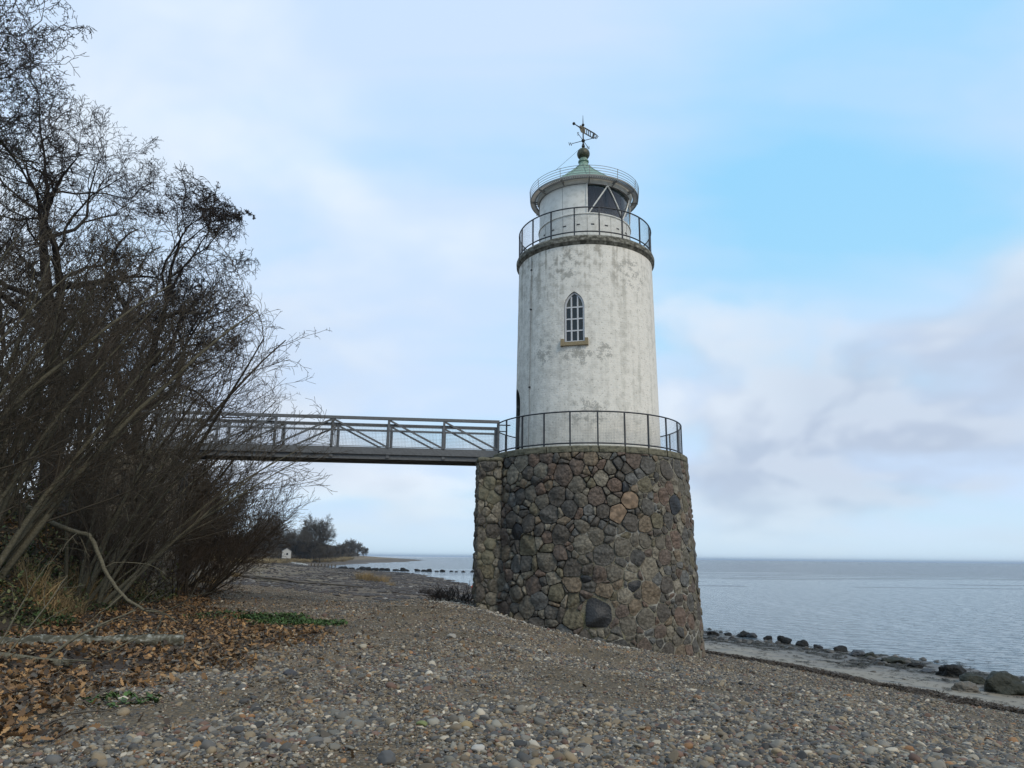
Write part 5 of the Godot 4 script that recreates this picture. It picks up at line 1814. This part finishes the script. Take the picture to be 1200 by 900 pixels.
	for k in 9000:
		var d := 10.0 + 45.0 * rng.randf()
		var t := rng.randf_range(2.5, 10.3)
		if noise_b.get_noise_2d(d * 9.0, t * 30.0) < 0.16 - 0.03 * t * 0.3: continue
		var x := shore(d) - t
		var s := rng.randf_range(0.03, 0.11)
		xf.append(Transform3D((Basis(Vector3.UP, rng.randf() * TAU)).scaled(Vector3(s, s * 0.5, s)), on(x, d, 0.025)))
		cs.append(Color(0.022, 0.019, 0.014).lerp(Color(0.08, 0.06, 0.035), rng.randf()))
	tag(scatter("seaweed_patch", fm, M.weed, xf, cs, null), "black seaweed scattered between the boulders at the waterline", "seaweed", "", "stuff")

func wavy(a: Vector3, b: Vector3, n: int, amp: float, r0: float, r1: float, follow: bool) -> Array:
	var p := PackedVector3Array(); var r := PackedFloat32Array()
	var w := Vector3.ZERO
	for k in n + 1:
		var t := float(k) / n
		w = w * 0.8 + Vector3(rng.randfn(), rng.randfn() * 0.4, rng.randfn()) * amp
		var q := a.lerp(b, t) + w * sin(t * PI)
		if follow: q.y = maxf(q.y, ground(q.x, -q.z) + r0 * 0.6)
		p.append(q); r.append(lerpf(r0, r1, t))
	return [p, r]

func build_driftwood() -> void:
	rng.seed = 31337
	# the lichened log
	var a := pixel_ground(214, 756) + Vector3.UP * 0.10
	var b := pixel_ground(0, 768) + Vector3(-1.6, 0.10, -0.1)
	var T := thing("fallen_log", a, "lichen-spotted fallen log lying across the leaf carpet at the left", "log")
	var w := wavy(Vector3.ZERO, b - a, 26, 0.016, 0.095, 0.145, false)
	var mb := MB.new()
	mb.tube(w[0], w[1], 12, true)
	for k in mb.v.size():
		var g := noise_b.get_noise_3d(mb.v[k].x * 60.0, mb.v[k].y * 60.0, mb.v[k].z * 60.0)
		mb.v[k] += mb.n[k] * g * 0.05 + Vector3.DOWN * 0.03
	put(mb.mesh(), "trunk", M.log, T)
	for e in [[3, 0.35], [6, 0.28], [9, 0.4]]:
		mb = MB.new()
		mb.tube(PackedVector3Array([w[0][e[0]], w[0][e[0]] + Vector3(0.05, 0.14, 0.05), w[0][e[0]] + Vector3(0.12, e[1], 0.06)]), PackedFloat32Array([0.03, 0.018, 0.008]), 5)
		put(mb.mesh(), "stub", M.log, T)
	# a broken branch in front of it with a rising side branch
	var c := pixel_ground(82, 783) + Vector3.UP * 0.05
	var e0 := pixel_ground(0, 770) + Vector3(-0.8, 0.10, 0)
	var F := thing("fallen_branch", c, "smooth olive-grey broken branch with rising twigs before the log", "branch")
	w = wavy(Vector3.ZERO, e0 - c, 10, 0.012, 0.045, 0.065, false)
	mb = MB.new()
	mb.tube(w[0], w[1], 8, true)
	put(mb.mesh(), "limb", M.bark_olive, F)
	var up := [[2, Vector3(0.75, 0.85, -0.5), 0.026], [3, Vector3(0.9, 0.10, 0.1), 0.020], [5, Vector3(0.5, 1.0, -0.6), 0.016], [6, Vector3(0.35, 1.25, -0.4), 0.015], [8, Vector3(0.3, 0.9, 0.2), 0.013]]
	for u in up:
		mb = MB.new()
		var cr := MB.new()
		grow(mb, cr, w[0][u[0]], u[1].normalized(), u[1].length(), u[2], 0, {"seg": [8, 5], "sides": [5, 3], "kids": [4, 0], "start": [0.3, 0], "angle": [0.6, 0], "ratio": [0.4, 0], "fade": [0.3, 0], "thin": [0.6, 0], "taper": [0.35, 0.5], "wiggle": [0.05, 0.12], "split": 2, "tip": 0.004, "pull": [Vector3.ZERO, Vector3.ZERO]})
		put(mb.mesh(), "side_branch", M.bark_olive, F)
	# driftwood at the far end of the shingle
	var d0 := pixel_ground(282, 676) + Vector3.UP * 0.1
	var d1 := pixel_ground(425, 690) + Vector3.UP * 0.1
	var D := thing("driftwood_branch", d0, "long crooked dark driftwood branch on the shingle before the far shore", "driftwood")
	w = wavy(Vector3.ZERO, d1 - d0, 18, 0.10, 0.15, 0.05, false)
	mb = MB.new()
	for k in w[0].size(): w[0][k].y = ground(w[0][k].x + d0.x, -(w[0][k].z + d0.z)) - d0.y + 0.10 + 0.10 * absf(sin(k * 0.7))
	mb.tube(w[0], w[1], 7, true)
	put(mb.mesh(), "limb", M.driftwood, D)
	var d2 := pixel_ground(372, 694)
	mb = MB.new()
	var w2 := wavy(w[0][2], d2 - d0 + Vector3.UP * 0.06, 12, 0.08, 0.06, 0.02, false)
	mb.tube(w2[0], w2[1], 6, true)
	put(mb.mesh(), "limb", M.driftwood, D)
	# small twigs lying about the leaves
	for q in [[160, 716, 200, 705, "thin bare twig propped over the leaves behind the log"], [110, 775, 175, 770, "thin pale twig lying just in front of the log"]]:
		var s := pixel_ground(q[0], q[1]) + Vector3.UP * 0.05
		var t := pixel_ground(q[2], q[3]) + Vector3.UP * 0.35
		var ww := wavy(Vector3.ZERO, t - s, 8, 0.02, 0.014, 0.006, false)
		mb = MB.new()
		mb.tube(ww[0], ww[1], 5, true)
		var o := put(mb.mesh(), "twig", M.bark_olive)
		o.position = s
		tag(o, q[4], "twig")

# ------------------------------------------------------------------ far shore
func far_tree_node(h: float, wide: float, label: String, tw: Material, dens: Array, seed_: int) -> Node3D:
	rng.seed = seed_
	var T := thing("far_tree", Vector3.ZERO, label, "tree", "bare trees on the far shore")
	T.set_meta("stem", "far_tree")
	var P := {"seg": [5, 5, 4, 3], "sides": [6, 4, 3, 3], "kids": dens, "start": [0.22, 0.25, 0.2, 0], "angle": [wide, 0.75, 0.75, 0], "ratio": [0.70, 0.5, 0.5, 0], "fade": [0.35, 0.3, 0.3, 0], "thin": [0.4, 0.5, 0.6, 0], "taper": [0.2, 0.3, 0.4, 0.6], "wiggle": [0.05, 0.09, 0.12, 0.12], "split": 1, "tip": 0.045, "pull": [Vector3.ZERO, Vector3(0, 0.03, 0), Vector3(0, 0.02, 0), Vector3(0, 0.02, 0)]}
	var wood := MB.new(); var crown := MB.new()
	grow(wood, crown, Vector3(0, -0.8, 0), Vector3.UP, h * 0.86, h * 0.022, 0, P)
	put(wood.mesh(), "trunk", M.bark_dark, T)
	tag(put(crown.mesh(), "crown", tw, T), "", "", "", "stuff")
	return T

func far_at(px: float, d: float, y_off := 0.0) -> Vector3:
	var x := (px - 600.0) / 850.0 * d * 0.9726
	return Vector3(x, ground(x, d) + y_off, -d)

const ORD := ["first", "second", "third", "fourth", "fifth", "sixth", "seventh", "eighth", "ninth", "tenth", "eleventh", "twelfth", "thirteenth", "fourteenth", "fifteenth", "sixteenth", "seventeenth", "eighteenth", "nineteenth", "twentieth", "twenty-first", "twenty-second"]

func build_far_shore() -> void:
	var t1 := far_tree_node(17.5, 0.95, "big rounded bare tree crowning the far wooded bank", M.twig_far, [46, 16, 10, 0], 61)
	t1.position = far_at(370, 340)
	var t2 := far_tree_node(13.0, 1.0, "rounded bare tree near the tip of the far headland", M.twig_far, [36, 13, 9, 0], 62)
	t2.position = far_at(413, 560)
	# [pixel column, distance, scale, source, label]
	var more := [[347, 330, 0.66, 1, "bare tree directly left of the big rounded tree"], [330, 330, 0.72, 2, "bare tree on the far bank above the white hut"], [318, 340, 0.85, 1, "bare tree second left of the big rounded tree"], [303, 300, 0.9, 2, "bare tree on the far bank at the edge of the near thicket"], [385, 365, 0.60, 2, "bare tree at the right foot of the big rounded tree"], [396, 400, 0.62, 2, "bare tree in the dip right of the big rounded tree"], [404, 470, 0.75, 2, "bare tree on the headland left of the tip trees"], [422, 640, 0.9, 2, "last bare tree at the headland tip"], [428, 700, 0.7, 2, "small bare tree at the very end of the headland"], [358, 345, 0.7, 2, "bare tree in front of the big rounded tree's left side"], [378, 335, 0.55, 2, "low bare tree in front of the big rounded tree's right side"], [290, 260, 0.7, 2, "bare tree on the far bank behind the near bushes"]]
	for q in more:
		var c := copy(t1 if q[3] == 1 else t2, q[4])
		c.position = far_at(q[0], q[1]); c.rotation.y = q[0] * 0.7; c.scale = Vector3.ONE * float(q[2])
	# scrub that reads as one mass
	rng.seed = 70
	var st := MB.new()
	for k in 8:
		var a := TAU * k / 8.0
		st.stick(Vector3.ZERO, Vector3(cos(a) * 0.55, rng.randf_range(0.6, 1.0), sin(a) * 0.55), 0.03, 3)
		st.stick(Vector3(cos(a) * 0.3, 0.4, sin(a) * 0.3), Vector3(cos(a + 0.6) * 0.7, 0.75, sin(a + 0.6) * 0.7), 0.025, 3)
	var sm := st.mesh()
	var xf := []; var cs := PackedColorArray()
	for k in 9000:
		var d := 120.0 + 700.0 * pow(rng.randf(), 1.3)
		var b0 := rng.randf_range(0.5, 26.0)
		var x := table(XB, d) - b0
		var s := rng.randf_range(1.6, 4.2) * lerpf(0.8, 1.35, smoothstep(2.0, 12.0, b0))
		xf.append(Transform3D(Basis(Vector3.UP, rng.randf() * TAU).scaled(Vector3(s, s, s)), on(x, d, -0.2)))
		cs.append(Color(0.085, 0.072, 0.058).lerp(Color(0.12, 0.098, 0.07), rng.randf()) * rng.randf_range(0.7, 1.2))
	tag(scatter("far_scrub", sm, M.weed, xf, cs, null), "grey-brown leafless scrub covering the far wooded bank", "scrub", "", "stuff")
	xf = []; cs = PackedColorArray()
	for k in 1500:
		var d := 170.0 + 330.0 * rng.randf()
		var x := table(XB, d) + rng.randf_range(-2.0, 7.0)
		if noise_a.get_noise_2d(d * 2.0, 5.0) < 0.0: continue
		var s := rng.randf_range(0.9, 2.0)
		xf.append(Transform3D(Basis(Vector3.UP, rng.randf() * TAU).scaled(Vector3(s * 1.2, s, s * 1.2)), on(x, d, -0.1)))
		cs.append(Color(0.30, 0.23, 0.12) * rng.randf_range(0.7, 1.2))
	tag(scatter("far_reeds", sm, M.weed, xf, cs, null), "tan reeds along the foot of the far bank", "reeds", "", "stuff")
	# weed and stones strewn over the flat shore beyond the shingle
	xf = []; cs = PackedColorArray()
	var lump := rock_mesh(1, Vector3(0.6, 0.32, 0.5), 0.4, 91, 4)
	for k in 26000:
		var d := 52.0 + 220.0 * pow(rng.randf(), 1.4)
		var t := absf(rng.randfn()) * 16.0 + 0.5
		var x := shore(d) - t
		if x < table(XB, d) + 1.0: continue
		var n := noise_a.get_noise_2d(x * 2.0, d * 2.0)
		if n < -0.05 and rng.randf() < 0.85: continue
		var s := rng.randf_range(0.10, 0.42)
		xf.append(Transform3D(Basis(Vector3.UP, rng.randf() * TAU).scaled(Vector3(s * 1.4, s * 0.7, s)), on(x, d, 0.02)))
		cs.append((Color(0.050, 0.038, 0.030) if rng.randf() < 0.965 else Color(0.22, 0.20, 0.17)) * rng.randf_range(0.6, 1.4))
	tag(scatter("weedy_stones", lump, M.weed, xf, cs, null), "dark weed-covered stones strewn over the flat shore beyond the shingle", "stones", "", "stuff")
	# white hut
	var hp := far_at(338, 300)
	hp.y = 3.0
	var H := thing("white_hut", hp, "small white gabled hut on the far bank", "hut")
	H.rotation.y = 0.35
	var mb := MB.new()
	mb.box(Vector3(0, 1.0, 0), Vector3.RIGHT, Vector3.UP, Vector3.BACK, Vector3(1.7, 1.4, 1.4))
	for z in [-1.4, 1.4]:
		var b := mb.v.size()
		for q in [Vector3(-1.7, 2.4, z), Vector3(1.7, 2.4, z), Vector3(0, 3.5, z)]:
			mb.v.append(q); mb.n.append(Vector3(0, 0, signf(z)))
		mb.tri(b, b + 2, b + 1)
	put(mb.mesh(), "wall", mat(lin(0.46, 0.45, 0.42), 0.8), H)
	mb = MB.new()
	for s in [-1.0, 1.0]:
		mb.bar(Vector3(s * 1.95, 2.28, 0), Vector3(0, 3.58, 0), 3.1, 0.1, Vector3(s, 1.6, 0).normalized())
	put(mb.mesh(), "roof", M.seam, H)
	mb = MB.new()
	mb.box(Vector3(0.2, 1.3, 1.41), Vector3.RIGHT, Vector3.UP, Vector3.BACK, Vector3(0.35, 0.4, 0.03))
	put(mb.mesh(), "window", M.dark_glass, H)
	# stone groyne: a row of boulders running into the water
	rng.seed = 88
	for k in 22:
		var t := k / 21.0
		var x := lerpf(-47.0, -6.0, t); var d := lerpf(212.0, 197.0, t) + rng.randf_range(-1.5, 1.5)
		var s := rng.randf_range(0.55, 1.15) * (1.5 - 0.7 * t)
		var o := put(rock_mesh(2, Vector3(s * 0.9, s * 0.55, s * 0.7), 0.3, 200 + k, 5), "groyne_stone", M.rock_dark)
		o.position = Vector3(x + rng.randf_range(-0.6, 0.6), maxf(ground(x, d), 0.0) + 0.15 * s, -d)
		tag(o, "%s dark boulder from the shore end of the distant stone row" % ORD[k], "boulder", "row of boulders in the bay")
	var lone := put(rock_mesh(3, Vector3(1.3, 0.45, 0.8), 0.3, 320, 5), "shore_boulder", M.rock_dark)
	lone.position = Vector3(-22.5, 0.12, -152)
	tag(lone, "lone dark rock in the water before the stone row", "boulder")
	# pale rubble below the hut
	for k in 14:
		var p := far_at(lerpf(344, 364, (k + rng.randf() * 0.8) / 14.0), lerpf(296, 262, (k + rng.randf()) / 14.0))
		var s := rng.randf_range(0.4, 0.95)
		var o := put(rock_mesh(2, Vector3(s, s * 0.6, s * 0.8), 0.3, 400 + k, 5), "pale_boulder", M.rock_pale)
		o.position = p + Vector3.UP * 0.2
		tag(o, "%s whitish boulder from the left in the rubble below the white hut" % ORD[k], "boulder", "pale rubble below the hut")
	for k in 8:
		var p := far_at(lerpf(368, 396, k / 7.0), 245)
		mb = MB.new()
		mb.box(Vector3(0, 0.5, 0), Vector3.RIGHT, Vector3.UP, Vector3.BACK, Vector3(0.16, 0.6, 0.16))
		var o := put(mb.mesh(), "wooden_post", M.driftwood)
		o.position = Vector3(p.x, maxf(p.y, 0.0), p.z)
		tag(o, "%s short weathered post from the left in the far beach row" % ORD[k], "post", "row of posts on the far beach")
	var fp := pixel_ground(554, 690)
	var buoy := thing("orange_float", Vector3(fp.x, fp.y, fp.z), "small orange-red float lying at the water's edge by the stone pier", "float")
	var sp := SphereMesh.new(); sp.radius = 0.22; sp.height = 0.44
	put(sp, "ball", mat(lin(0.45, 0.08, 0.03), 0.5), buoy).position.y = 0.2
	mb = MB.new()
	mb.lathe([Vector2(0.09, 0.38), Vector2(0.09, 0.5), Vector2(0.0, 0.52)], 10)
	put(mb.mesh(), "neck", mat(lin(0.45, 0.08, 0.03), 0.5), buoy)
